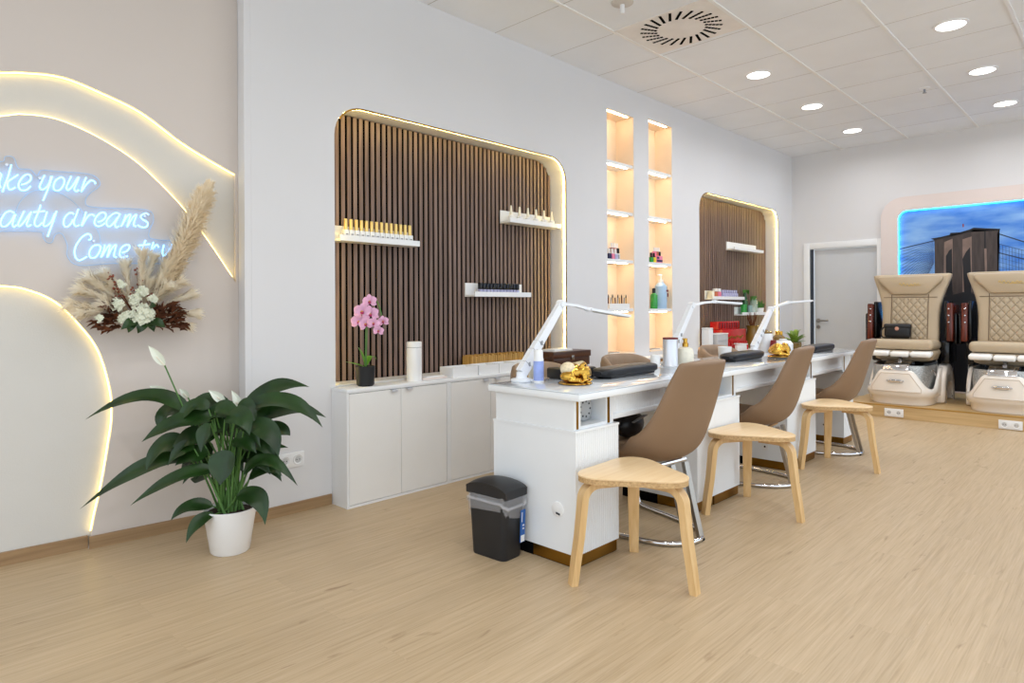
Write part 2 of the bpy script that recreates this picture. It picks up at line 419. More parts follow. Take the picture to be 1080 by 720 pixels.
def plate(name, outline, holes, y0, y1, mats, parent=None):
    """flat plate in the x-z plane with holes, from y0 (front) to y1 (back)"""
    cu = bpy.data.curves.new('tmp', 'CURVE'); cu.dimensions = '2D'; cu.fill_mode = 'BOTH'; cu.extrude = abs(y1 - y0) / 2
    for L in [outline] + holes:
        sp = cu.splines.new('POLY'); sp.points.add(len(L) - 1)
        for p, q in zip(sp.points, L): p.co = (q[0], q[1], 0, 1)
        sp.use_cyclic_u = True
    t = bpy.data.objects.new('tmp', cu); COL.objects.link(t)
    dg = bpy.context.evaluated_depsgraph_get(); dg.update()
    me = bpy.data.meshes.new_from_object(t.evaluated_get(dg)); bpy.data.objects.remove(t); bpy.data.curves.remove(cu)
    me.name = name
    for v in me.vertices:
        x, y, z = v.co; v.co = (x, (y0 + y1) / 2 - z, y)
    bm = bmesh.new(); bm.from_mesh(me); bmesh.ops.remove_doubles(bm, verts=bm.verts, dist=1e-5)
    bmesh.ops.recalc_face_normals(bm, faces=bm.faces); bm.to_mesh(me); bm.free()
    me.materials.clear(); me.materials.append(M[mats])
    me.shade_smooth(); me.set_sharp_from_angle(angle=math.radians(30))
    o = bpy.data.objects.new(name, me); COL.objects.link(o)
    if parent is not None: o.parent = parent
    return o
def rrect(x0, x1, z0, z1, r, corners=(1, 1, 1, 1), n=8):
    """rounded rectangle, corners in order bottom-left, bottom-right, top-right, top-left"""
    P = []
    for (cx, cz, a0, on, sx, sz) in ((x0, z0, PI, corners[0], 1, 1), (x1, z0, 1.5 * PI, corners[1], -1, 1), (x1, z1, 0, corners[2], -1, -1), (x0, z1, 0.5 * PI, corners[3], 1, -1)):
        if not on: P.append((cx, cz)); continue
        for k in range(n + 1):
            a = a0 + 0.5 * PI * k / n
            P.append((cx + sx * r + r * math.cos(a), cz + sz * r + r * math.sin(a)))
    return P
def smooth_path(pts, n=6, closed=False):
    """Catmull-Rom through the points"""
    P = [Vector(p) for p in pts]; out = []; m = len(P)
    for i in range(m if closed else m - 1):
        p0 = P[(i - 1) % m] if (closed or i > 0) else P[0]; p1 = P[i]; p2 = P[(i + 1) % m]; p3 = P[(i + 2) % m] if (closed or i + 2 < m) else P[-1]
        for k in range(n):
            t = k / n
            out.append(0.5 * ((2 * p1) + (p2 - p0) * t + (2 * p0 - 5 * p1 + 4 * p2 - p3) * t * t + (3 * p1 - p0 - 3 * p2 + p3) * t ** 3))
    if not closed: out.append(P[-1])
    return out
ORD = ['first', 'second', 'third', 'fourth', 'fifth', 'sixth', 'seventh', 'eighth', 'ninth', 'tenth', 'eleventh', 'twelfth', 'thirteenth', 'fourteenth']
def rot(x=0, y=0, z=0): return Euler((x, y, z))
# ================================================================== ROOM
WY = 3.44          # face of the white wall
BX = 9.02          # face of the back wall
CZ = 3.18          # ceiling height
WT = 0.20          # wall thickness = niche depth

b = MB().b2(-3.2, 9.3, -3.2, 4.2, -0.06, 0.0)
struct(b.obj('floor', 'floor', smooth=False))
b = MB().b2(-3.2, 9.3, -3.2, 4.2, CZ, CZ + 0.08)
ceil = struct(b.obj('ceiling', 'ceiling', smooth=False))
b = MB()
for y in (2.80, 2.055, 1.357, 0.655, -0.045, -0.745, -1.445):
    b.b2(-3.0, BX, y - 0.012, y + 0.012, CZ - 0.008, CZ + 0.001)
struct(b.obj('ceiling_runner', 'tbar', ceil, smooth=False))
b = MB()
for k in range(-11, 7):
    x = 5.26 + 0.63 * k
    b.b2(x - 0.003, x + 0.003, -3.0, WY - 0.002, CZ - 0.001, CZ + 0.001)
struct(b.obj('ceiling_joint', mat('tile_joint', (196, 194, 190), 0.9), ceil, smooth=False))

# white wall with two arched niches and two shelf towers cut through it
N1 = rrect(2.035, 4.19, 0.69, 2.372, 0.19, (0, 0, 1, 1))
N2 = rrect(6.44, 8.555, 0.64, 2.40, 0.19, (0, 0, 1, 1))
T1 = [(4.765, 0.715), (5.19, 0.715), (5.19, 2.93), (4.765, 2.93)]
T2 = [(5.445, 0.715), (5.88, 0.715), (5.88, 2.972), (5.445, 2.972)]
wl = struct(plate('wall_left', [(1.532, 0), (BX, 0), (BX, CZ), (1.532, CZ)], [N1, N2, T1, T2], WY, WY + WT, 'white_wall'))
struct(MB().prism([(1.495, WY), (1.5315, WY), (1.5315, WY + 0.17)], 0, CZ, 'Z').obj('wall_left_end', 'white_wall', wl, smooth=False))
b = MB().b2(1.54, BX + 0.1, WY + WT + 0.002, WY + WT + 0.05, 0, CZ)
struct(b.obj('wall_left_backing', 'niche', None, smooth=False))
# white tower linings with the warm light of the strips put into their colour
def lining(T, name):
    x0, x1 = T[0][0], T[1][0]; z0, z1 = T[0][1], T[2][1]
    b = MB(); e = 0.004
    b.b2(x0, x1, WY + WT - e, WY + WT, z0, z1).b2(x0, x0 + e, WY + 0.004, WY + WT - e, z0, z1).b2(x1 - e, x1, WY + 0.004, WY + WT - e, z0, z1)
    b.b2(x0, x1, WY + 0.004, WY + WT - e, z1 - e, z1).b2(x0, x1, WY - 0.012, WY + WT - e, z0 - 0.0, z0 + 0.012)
    struct(b.obj(name, 'peach_glow', wl, smooth=False))
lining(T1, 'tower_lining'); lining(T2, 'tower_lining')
b = MB().b2(1.497, 2.0, WY - 0.012, WY, 0, 0.06)
struct(b.obj('baseboard_left', 'skirting', smooth=False))
b = MB().b2(4.32, 4.72, WY - 0.012, WY, 0, 0.06).b2(5.97, 6.28, WY - 0.012, WY, 0, 0.06).b2(8.62, BX, WY - 0.012, WY, 0, 0.06)
struct(b.obj('baseboard_left_far', 'skirting', smooth=False))

# back wall with door opening
wb = MB()
wb.b2(BX, BX + 0.14, 3.205, WY + 0.3, 0, CZ).b2(BX, BX + 0.14, -3.0, 2.395, 0, CZ).b2(BX, BX + 0.14, 2.395, 3.205, 1.905, CZ)
struct(wb.obj('wall_back', 'back_wall', smooth=False))
d = MB().b2(BX + 0.035, BX + 0.075, 2.40, 3.165, 0.004, 1.895).obj('door_1', 'door', smooth=False); struct(d)
tag(d, 'grey flush door in white frame on the back wall', 'door')
b = MB().b2(BX - 0.022, BX + 0.0, 3.205, 3.285, 0, 1.985, 0.006).b2(BX - 0.022, BX, 2.322, 2.397, 0, 1.985, 0.006).b2(BX - 0.022, BX, 2.397, 3.205, 1.905, 1.985, 0.006)
b.b2(BX, BX + 0.1, 2.392, 2.40, 0, 1.905).b2(BX, BX + 0.1, 2.392, 3.21, 1.9, 1.908)
struct(b.obj('door_frame', 'white_plastic', d))
b = MB().b2(BX - 0.004, BX + 0.03, 3.168, 3.208, 0, 1.90)
struct(b.obj('door_seal', 'door_gap', d, smooth=False))
b = MB().lathe([(0.026, 0), (0.026, 0.008)], 20, (BX + 0.035, 3.115, 0.955), rot=rot(0, -PI / 2)).tube([(BX + 0.03, 3.115, 0.955), (BX - 0.015, 3.115, 0.955), (BX - 0.015, 3.10, 0.955), (BX - 0.015, 2.98, 0.957)], 0.010, 10)
struct(b.obj('door_handle', 'steel', d))
b = MB().lathe([(0.024, 0), (0.024, 0.008)], 20, (BX + 0.035, 3.115, 0.87), rot=rot(0, -PI / 2)).lathe([(0.009, 0), (0.009, 0.014)], 12, (BX + 0.035, 3.115, 0.87), rot=rot(0, -PI / 2))
struct(b.obj('keyhole', 'steel', d))
b = MB().b2(BX - 0.012, BX, 3.29, WY - 0.012, 0, 0.06)
struct(b.obj('baseboard_back', 'skirting', smooth=False))

# beige feature wall on the far left, slightly turned, with glowing cut-outs
TH = math.atan(-0.068); TO = (0.824, 3.643, 0.0)
def tan_empty_loc(u, off, z):   # feature wall frame -> room
    return (TO[0] + u * math.cos(TH) + off * math.sin(TH), TO[1] + u * math.sin(TH) - off * math.cos(TH), z)
Apath = smooth_path([(-1.6, 1.62), (-1.1, 1.95), (-0.7, 2.13), (-0.331, 2.217), (-0.263, 2.234), (-0.102, 2.25), (0.07, 2.207), (0.235, 2.146), (0.411, 2.032), (0.551, 1.959), (0.69, 1.895)], 5)
Bpath = smooth_path([(-1.5, 1.35), (-1.1, 1.68), (-0.7, 1.90), (-0.332, 2.014), (-0.247, 2.039), (-0.122, 2.041), (0.03, 1.991), (0.191, 1.901), (0.32, 1.788), (0.432, 1.667), (0.549, 1.51), (0.69, 1.294)], 5)
Cpath = smooth_path([(-1.35, 0.0), (-1.36, 0.15), (-1.40, 0.31), (-1.44, 0.62), (-1.40, 0.85), (-1.27, 1.05), (-1.0, 1.215), (-0.65, 1.27), (-0.335, 1.262), (-0.232, 1.245), (-0.125, 1.188), (-0.032, 1.079), (0.045, 0.949), (0.092, 0.761), (0.099, 0.62), (0.082, 0.483), (0.054, 0.303), (0.022, 0.148), (-0.004, 0.0)], 5)
PT = 0.026   # panel front sits on the line y = 0; recess behind it
band = [(p.x, p.y) for p in Apath] + [(p.x, p.y) for p in reversed(Bpath)]
circ = [(p.x, p.y) for p in Cpath]
# the panel outline runs round the floor-level circle cut-out and the band meets the right edge
outline = [(-3.6, 0.0)] + circ + [(0.705, 0.0), (0.705, CZ), (-3.6, CZ)]
tan = struct(plate('wall_feature_left', outline, [[(min(x, 0.6995), z) for x, z in band]], 0.0, PT, 'tan_wall'))
tan.location = TO; tan.rotation_euler = (0, 0, TH)
def on_tan(o): o.location = TO; o.rotation_euler = (0, 0, TH); return o
b = MB().b2(-3.6, 0.72, PT + 0.004, PT + 0.06, 0, CZ)
on_tan(struct(b.obj('wall_feature_left_backing', 'cream_wall', smooth=False)))
b = MB().b2(-3.6, -1.352, -0.012, 0, 0, 0.06).b2(-0.003, 0.682, -0.012, 0, 0, 0.06)
on_tan(struct(b.obj('baseboard_feature', 'skirting', smooth=False)))
b = MB().b2(-1.345, -0.0045, PT - 0.012, PT + 0.003, 0, 0.06)
on_tan(struct(b.obj('baseboard_recess', 'skirting', smooth=False)))
def led(name, path, r, m, label, dx=0, dy=0, y=PT * 0.55):
    o = MB().tube([(p[0] + dx, y, p[1] + dy) for p in path], r, 6).obj(name, m)
    tag(o, label, 'light strip'); return on_tan(o)
def shrink(path, d):   # move a path sideways by d
    P = [Vector((p.x, p.y, 0)) for p in path]; out = []
    for i in range(len(P)):
        t = (P[min(i + 1, len(P) - 1)] - P[max(i - 1, 0)]).normalized(); out.append(P[i] + Vector((t.y, -t.x, 0)) * d)
    return out
led('light_strip', [p for p in shrink(Apath, 0.005) if p.x < 0.688], 0.0035, 'led_warm', 'warm glowing strip along the upper edge of the arched band on the beige wall')
led('light_strip', [p for p in shrink(Bpath, -0.005) if p.x < 0.68], 0.0035, 'led_warm', 'warm glowing strip along the lower edge of the arched band on the beige wall')
led('light_strip', [p for p in shrink(Cpath, 0.005) if p.y > 0.075], 0.0035, 'led_warm', 'warm glowing strip round the big round recess reaching the floor')

# slatted panels in the two niches
def slat_panel(x0, x1, z0, z1, r, label):
    t = thing('slat_panel', label, 'wall panel', ((x0 + x1) / 2, WY + WT, z0), 0, 'walnut slat panels in the niches')
    cx = (x0 + x1) / 2
    b = MB().b2(x0 - cx + 0.004, x1 - cx - 0.004, -0.028, -0.002, 0.0, z1 - z0 - 0.19)
    b.prism([(x - cx, z - z0) for x, z in rrect(x0 + 0.004, x1 - 0.004, z1 - 0.20, z1 - 0.004, r - 0.004, (0, 0, 1, 1))], -0.028, -0.002, 'Y')
    b.obj('felt_backing', 'black_felt', t, smooth=False)
    b = MB(); n = int(round((x1 - x0) / 0.0440)); pitch = (x1 - x0) / n
    for k in range(n):
        x = x0 + (k + 0.5) * pitch; e = max(x0 + r - x, x - (x1 - r), 0)
        top = z1 - 0.004 - (r - math.sqrt(max(r * r - e * e, 0)))
        b.b2(x - cx - 0.0128, x - cx + 0.0128, -0.034, -0.028, 0.002, top - z0)
    b.obj('slats', 'slat', t, smooth=False)
    return t
slat_panel(2.04, 4.185, 0.69, 2.37, 0.19, 'near walnut slat panel in the large lit niche above the white cabinets')
slat_panel(6.445, 8.55, 0.64, 2.397, 0.19, 'far walnut slat panel in the niche beyond the two shelf towers')
def niche_trim(N, label, rim, strip):
    P = [(x, z) for x, z in N]
    # rrect order: bl, br, tr..., tl... -> open path starting at the bottom right, over the top, to the bottom left
    path = P[1:] + P[:1]
    trim_path = [p for p in path if p[0] > path[-1][0] + 0.03]
    ins = [(x + (0.004 if x < sum(p[0] for p in path) / len(path) else -0.004), z - (0.004 if z > 2 else 0)) for x, z in trim_path]
    o = MB().tube([(x, WY + 0.0005, z) for x, z in ins], 1, 4, flat=(0.010, 0.004)).obj('niche_edge_trim', 'gold_trim')
    tag(o, rim, 'edge trim')
    cx = sum(p[0] for p in path) / len(path)
    def inset(x, z, d):
        x2 = x - d if x > cx else x + d
        return (x2, z - d if z > 2.0 else (z + 0.014 if z < 1.0 else z))
    q = [(*inset(x, z, 0.0045),) for x, z in path]
    zt = max(z for _, z in q)
    o = MB().tube([(x, WY + 0.008 + (0.014 * min(1, max(0, (zt - z) / 0.19)) if x > cx else 0.022 * min(1, max(0, (zt - z) / 0.04))), z) for x, z in q], 0.0032, 6).obj('light_strip', 'led_niche')
    tag(o, strip, 'light strip')
niche_trim(N1, '', 'thin brass trim round the large slatted niche near the orchid', 'warm light strip inside the rim of the large slatted niche')
niche_trim(N2, '', 'thin brass trim round the far slatted niche near the door', 'warm light strip inside the rim of the far slatted niche')

# shelf towers
TN = ['left', 'right']; LV = ['bottom', 'second from bottom', 'middle', 'top']
proto = None
for ti, (T, zs) in enumerate(((T1, (1.135, 1.585, 2.03, 2.475)), (T2, (1.13, 1.585, 2.035, 2.49)))):
    x0, x1 = T[0][0] + 0.005, T[1][0] - 0.005
    for i, z in enumerate(zs):
        t = thing('niche_shelf', '%s white lit shelf in the %s wall tower' % (LV[i], TN[ti]), 'shelf', ((x0 + x1) / 2, WY + WT - 0.004, z), 0, 'shelves of the two lit wall towers')
        hw = (x1 - x0) / 2
        MB().b2(-hw, hw, -0.188, 0, -0.028, 0, 0.002).obj('board', 'lacquer', t, smooth=False)
        MB().b2(-hw + 0.01, hw - 0.06, -0.163, -0.150, -0.0345, -0.0285).obj('light_strip', 'led_shelf', t, smooth=False)
    o = MB().b2(x0 + 0.01, x1 - 0.06, WY + 0.024, WY + 0.037, T[2][1] - 0.011, T[2][1] - 0.005).obj('light_strip', 'led_shelf', smooth=False)
    tag(o, 'warm light strip under the top of the %s wall tower' % TN[ti], 'light strip')

# platform
t = thing('platform', 'low oak platform carrying the pedicure chairs along the back wall', 'platform', (7.47, 0.5, 0)); t['kind'] = 'structure'
struct(MB().b2(0.012, BX - 7.47 - 0.001, -3.2, 1.80, 0.0, 0.130).obj('deck', 'platform', t, smooth=False))
struct(MB().b2(0.0, 0.012, -3.2, 1.812, 0.0, 0.120).obj('riser', 'platform', t, smooth=False))
struct(MB().b2(-0.003, 0.03, -3.2, 1.815, 0.120, 0.133, 0.003).obj('edge_strip', 'platform_edge', t))

# ---------------------------------------------------------------- wall sockets
M['grey_well'] = mat('socket_shade', (196, 196, 196), 0.5)
def socket(loc, rz, label, w=0.155, h=0.082):
    t = thing('wall_socket', label, 'power socket', loc, rz)
    MB().b2(-w / 2, w / 2, -0.010, 0, -h / 2, h / 2, 0.003).obj('plate', 'white_plastic', t)
    for s in (-1, 1):
        c = MB().lathe([(0, 0.0006), (0.021, 0.0006), (0.025, 0.004), (0.029, 0.004), (0.030, -0.002)], 24, (s * w / 4, -0.010, 0), rot=rot(PI / 2)).obj('outlet', 'white_plastic', t)
        MB().lathe([(0, 0.0), (0.017, 0.0), (0.019, -0.0004)], 18, (s * w / 4, -0.0112, 0), rot=rot(PI / 2)).obj('well', 'grey_well', c)
        MB().lathe([(0.003, 0), (0.003, 0.001)], 8, (s * w / 4 - 0.008, -0.0112, 0), rot=rot(PI / 2)).lathe([(0.003, 0), (0.003, 0.001)], 8, (s * w / 4 + 0.008, -0.0112, 0), rot=rot(PI / 2)).obj('contact', 'dark_gap', c)
    return t
socket((1.75, WY, 0.30), 0, 'white double power socket low on the wall behind the peace lily')
socket((7.469, 1.838, 0.058), -PI / 2, 'white double power socket on the platform riser below the chair holding the bag', 0.172)
socket((7.469, 0.888, 0.048), -PI / 2, 'white double power socket on the platform riser near the right edge', 0.178)

# ---------------------------------------------------------------- ceiling fixtures
def downlight(x, y, label, power):
    t = thing('ceiling_light', label, 'ceiling light', (x, y, CZ), 0, 'round recessed ceiling lights')
    MB().lathe([(0.112, 0), (0.110, -0.007), (0.094, -0.009), (0.092, -0.003)], 36).obj('trim_ring', 'white_plastic', t)
    MB().lathe([(0.0, -0.006), (0.092, -0.006), (0.092, -0.001)], 36).obj('diffuser', 'diffuser', t)
    l = bpy.data.lights.new('downlight', 'AREA'); l.shape = 'DISK'; l.size = 0.18; l.energy = power; l.color = (0.955, 0.975, 1.0); l.spread = math.radians(165)
    lo = bpy.data.objects.new('downlight_lamp', l); COL.objects.link(lo); lo.location = (0, 0, -0.012); lo.parent = t
    return t
DL = 7.3
names = {(5.60, 1.0): 'nearest ceiling light of the row over the pedicure chairs side', (6.88, 1.0): 'middle ceiling light of the right row',
         (8.16, 1.0): 'ceiling light of the right row closest to the mural wall', (5.60, 2.42): 'ceiling light of the left row nearest the air vent',
         (6.88, 2.42): 'middle ceiling light of the left row above the desks', (8.16, 2.42): 'ceiling light of the left row closest to the grey door'}
for (x, y), lb in names.items(): downlight(x, y, lb, DL)
for (x, y) in ((4.33, 1.0), (3.05, 1.0), (1.78, 1.0), (0.5, 1.0), (1.78, -0.42), (0.5, -0.42), (-0.78, 1.0), (-0.78, -0.42), (4.33, -0.42), (5.6, -0.42), (6.88, -0.42), (8.16, -0.42)):  # invented lights out of view, added to brighten floor and walls
    downlight(x, y, 'round recessed ceiling light added out of view to brighten the room', DL)

t = thing('ceiling_vent', 'square swirl air vent with slanted black slots in the ceiling', 'air vent', (4.27, 2.42, CZ))
MB().b2(-0.305, 0.305, -0.355, 0.37, -0.005, 0.0).obj('panel', mat('vent_panel', (236, 230, 224), 0.8), t, smooth=False)
b = MB()
for k in range(24):
    a = 2 * PI * k / 24
    m = Matrix.Rotation(a, 4, 'Z')
    for q in range(5):
        p = m @ Vector((0.165 + 0.026 * q, -0.075, -0.006)); 
        b.box(p, (0.021, 0.019, 0.003), rot(0, 0, a + 0.0))
b.obj('vent_pattern', 'black_felt', t, smooth=False)
t = thing('ceiling_sprinkler', 'white sprinkler head on a round plate beside the ceiling vent', 'sprinkler', (3.63, 2.49, CZ))
MB().lathe([(0.075, 0), (0.072, -0.008), (0.05, -0.016), (0.02, -0.018)], 28).obj('plate', mat('sprinkler_plate', (206, 200, 192), 0.5), t)
MB().lathe([(0.016, -0.016), (0.016, -0.075), (0.010, -0.08)], 14).obj('nozzle', 'white_plastic', t)
t = thing('ceiling_sprinkler', 'tiny sprinkler head among the tiles between the two rows of ceiling lights', 'sprinkler', (7.06, 1.47, CZ))
MB().lathe([(0.045, 0), (0.042, -0.005), (0.02, -0.01)], 20).obj('plate', 'white_plastic', t)
MB().lathe([(0.010, -0.009), (0.010, -0.04), (0.018, -0.042), (0.018, -0.046)], 12).obj('nozzle', 'grey_plastic', t)

# ---------------------------------------------------------------- mural on the back wall
mt = thing('mural', 'large backlit print of a stone suspension bridge tower in a pale pink panel', 'mural', (BX, 0.6, 0.0))
def mirror_y(P): return [(-(y), z) for y, z in P]
def mplate(name, outline, holes, x0, x1, m):
    o = plate(name, [(y, z) for y, z in outline], holes, 0, x1 - x0, m)     # local x = room y, local z
    for v in o.data.vertices: v.co = (x0 + v.co.y, v.co.x - 0.6, v.co.z)
    bm = bmesh.new(); bm.from_mesh(o.data); bmesh.ops.recalc_face_normals(bm, faces=bm.faces); bm.to_mesh(o.data); bm.free()
    o.parent = mt; return o
mplate('panel', rrect(-1.6, 2.342, 0.134, 2.466, 0.24, (0, 0, 1, 1)), [rrect(-1.4, 2.156, 0.15, 2.30, 0.10, (0, 0, 1, 1))], -0.05, -0.001, 'mural_frame')
pr = mplate('print', [(-1.45, 0.136), (2.2, 0.136), (2.2, 2.35), (-1.45, 2.35)], [], -0.012, -0.002, 'sky')
PM = {"tower": [[1.782, 1.93], [1.711, 1.949], [1.631, 1.964], [1.614, 1.986], [1.521, 1.984], [1.438, 2.008], [1.398, 2.025], [1.165, 1.995], [1.172, 1.946], [1.18, 1.0], [1.777, 1.0]], "pier": [[1.425, 1.995], [1.398, 2.025], [1.159, 1.992], [1.181, 1.943], [1.177, 1.1], [1.42, 1.1]], "colA": [[1.775, 1.913], [1.698, 1.927], [1.693, 1.2], [1.77, 1.2]], "face1": [[1.684, 1.889], [1.601, 1.924], [1.6, 1.3], [1.693, 1.3]], "arch1": [[1.666, 1.2], [1.668, 1.724], [1.636, 1.788], [1.608, 1.81], [1.6, 1.2]], "colB": [[1.594, 1.923], [1.505, 1.949], [1.507, 1.1], [1.6, 1.1]], "face2": [[1.505, 1.909], [1.418, 1.934], [1.416, 1.3], [1.507, 1.3]], "arch2": [[1.487, 1.2], [1.506, 1.682], [1.472, 1.761], [1.432, 1.815], [1.419, 1.2]], "slit": [[1.299, 2.012], [1.286, 2.011], [1.288, 1.448], [1.301, 1.449]], "post": [[1.3, 1.79], [1.279, 1.788], [1.272, 1.3], [1.292, 1.3]], "corn": [[1.818, 1.941], [1.711, 1.954], [1.631, 1.971], [1.621, 1.993], [1.519, 1.992], [1.438, 2.016], [1.398, 2.033], [1.153, 1.999], [1.159, 1.982], [1.398, 2.012], [1.438, 1.99], [1.614, 1.969], [1.631, 1.951], [1.782, 1.921]],
      "flag": [[1.505, 2.086], [1.491, 2.085], [1.491, 2.053], [1.502, 2.046]], "cloud1": [[2.133, 2.111], [1.867, 2.12], [1.669, 2.135], [1.505, 2.103], [1.358, 2.081], [1.559, 2.059], [1.81, 2.057], [1.984, 2.03], [2.133, 2.008]], "deck": [[2.19, 0.14], [2.19, 0.9], [1.9, 1.12], [1.78, 1.22], [1.5, 1.30], [1.18, 1.24], [0.6, 1.12], [-1.4, 1.0], [-1.4, 0.14]]}
def mflat(name, parts, x, m):
    b = MB()
    for P in parts: b.prism([(y - 0.6, z) for y, z in P], x, x + 0.0012, 'X')
    o = b.obj(name, m, mt, smooth=False); return o
mflat('bridge_tower', [PM['tower']], -0.0140, 'p_dark')
mflat('bridge_columns', [PM['colA'], PM['pier'], PM['colB']], -0.0152, mat('print_stone_pier', (66, 55, 52), 0.45, var=0.3, vscale=10, stretch=(1, 3, 0.5)))
mflat('bridge_wall', [PM['face1'], PM['face2']], -0.0164, 'p_light')
mflat('bridge_arch', [PM['arch1'], PM['arch2'], PM['slit']], -0.0176, 'p_black')
mflat('bridge_cornice', [PM['corn']], -0.0188, 'p_black')
mflat('bridge_post', [PM['post']], -0.0188, 'p_light')
mflat('bridge_deck', [PM['deck']], -0.0200, 'p_black')
mflat('flag', [PM['flag']], -0.0188, 'p_red')
b = MB()
def line(p, q, w, x):
    p = Vector((p[0] - 0.6, p[1])); q = Vector((q[0] - 0.6, q[1])); n = (q - p).normalized(); n = Vector((-n.y, n.x)) * w / 2
    b.prism([tuple(p + n), tuple(q + n), tuple(q - n), tuple(p - n)], x, x + 0.0008, 'X')
for P, w in (([(2.149, 1.838), (1.796, 1.911), (1.425, 1.979)], 0.012), ([(1.178, 1.949), (0.943, 1.838), (0.3, 1.55)], 0.012), ([(1.186, 1.74), (0.944, 1.651), (0.2, 1.4)], 0.010), ([(1.179, 1.836), (0.944, 1.743), (0.3, 1.48)], 0.005)):
    for p, q in zip(P, P[1:]): line(p, q, w, -0.0136)
for k in range(22):   # stays fanning down to the left
    line((1.79, 1.90 - 0.012 * k), (2.15, 1.80 - 0.045 * k), 0.0035, -0.0132)
for k in range(16):
    line((1.79, 1.5 + 0.02 * k), (2.15, 1.15 + 0.045 * k), 0.002, -0.0130)
for k in range(16):   # hangers on the right
    y = 1.16 - 0.028 * k; line((y, 1.83 - 0.011 * k), (y - 0.004, 1.2), 0.003, -0.0132)
for k in range(9): line((1.17, 1.78 - 0.05 * k), (0.75, 1.62 - 0.05 * k), 0.0025, -0.0130)
b.obj('bridge_cables', 'p_line', mt, smooth=False)
P = rrect(-1.4, 2.156, 1.0, 2.30, 0.10, (0, 0, 1, 1)); P = P[1:] + P[:1]
o = MB().tube([(-0.026, y - 0.6 - (0.005 if y > 0 else -0.005), z - (0.005 if z > 1 else -0.005)) for y, z in P], 0.004, 6).obj('light_strip', 'led_blue', mt)
# ================================================================== CABINETS
def cabinet(x0, x1, y0, y1, z1, label, group, front='cab_front', ndoor=2, hside=None):
    cx = (x0 + x1) / 2; hw = (x1 - x0) / 2; D = y1 - y0
    t = thing('base_cabinet', label, 'cabinet', (cx, y1, 0), 0, group)
    b = MB().b2(-hw, hw, -D + 0.012, 0, 0.0, z1)
    fr = 0.014
    b.b2(-hw, -hw + fr, -D, -D + 0.012, 0, z1).b2(hw - fr, hw, -D, -D + 0.012, 0, z1)
    b.b2(-hw + fr, hw - fr, -D, -D + 0.012, 0, 0.014).b2(-hw + fr, hw - fr, -D, -D + 0.012, z1 - 0.005, z1)
    b.obj('carcass', 'lacquer', t, smooth=False)
    MB().b2(-hw + fr, hw - fr, -D + 0.0095, -D + 0.0118, 0.014, z1 - 0.005).obj('door_gap', 'dark_gap', t, smooth=False)
    w = (2 * hw - 2 * fr - 0.003 * (ndoor + 1)) / ndoor
    for k in range(ndoor):
        xa = -hw + fr + 0.003 + k * (w + 0.003)
        d = MB().b2(xa, xa + w, -D + 0.001, -D + 0.0094, 0.0165, z1 - 0.008, 0.0012).obj('door', front, t, smooth=False)
        hx = xa + w - 0.055 if k == 0 else xa + 0.055
        MB().b2(hx - 0.02, hx + 0.02, -D - 0.018, -D + 0.004, z1 - 0.0105, z1 - 0.0078, 0.001).b2(hx - 0.02, hx + 0.02, -D - 0.018, -D - 0.0155, z1 - 0.022, z1 - 0.008, 0.001).obj('handle', 'silver', d)
    return t
G = 'white low cabinets along the slatted niche'
CH = 0.664
cabinet(2.006, 2.7665, 3.272, WY - 0.002, CH, 'white two-door low cabinet under the orchid', G)
cabinet(2.7685, 3.5285, 3.272, WY - 0.002, CH, 'white two-door low cabinet under the white organiser boxes', G)
cabinet(3.5305, 4.29, 3.272, WY - 0.002, CH, 'white two-door low cabinet under the dark wooden box, behind the desk', G)
o = MB().b2(2.004, 4.292, 3.268, WY - 0.003, CH, 0.684, 0.002).b2(2.04, 4.185, WY - 0.004, WY + WT - 0.036, 0.6905, 0.694).obj('worktop', 'lacquer')
tag(o, 'continuous white top over the low cabinets below the large slatted niche', 'worktop')
G2 = 'white low cabinets along the far niche'
cabinet(6.30, 7.066, 3.272, WY - 0.002, 0.628, 'white low cabinet under the tall white box at the far niche', G2)
cabinet(7.068, 7.834, 3.272, WY - 0.002, 0.628, 'white low cabinet under the red bottle display at the far niche', G2)
cabinet(7.836, 8.60, 3.272, WY - 0.002, 0.628, 'white low cabinet nearest the grey door at the far niche', G2)
o = MB().b2(6.298, 8.602, 3.268, WY - 0.003, 0.628, 0.646, 0.002).b2(6.445, 8.55, WY - 0.004, WY + WT - 0.036, 0.6405, 0.646).obj('worktop', 'lacquer')
tag(o, 'continuous white top over the low cabinets below the far slatted niche', 'worktop')
t = thing('wooden_cabinet', 'honey wood low cabinet under the two lit shelf towers', 'cabinet', (5.33, WY - 0.002, 0))
MB().b2(-0.61, 0.61, -0.15, 0, 0.0, 0.66).obj('carcass', 'mid_wood', t, smooth=False)
MB().b2(-0.605, -0.003, -0.165, -0.151, 0.03, 0.65, 0.002).obj('door', 'mid_wood', t)
MB().b2(0.003, 0.605, -0.165, -0.151, 0.03, 0.65, 0.002).obj('door', 'mid_wood', t)
MB().b2(-0.62, 0.62, -0.17, 0, 0.661, 0.682, 0.003).obj('top', 'lacquer', t)

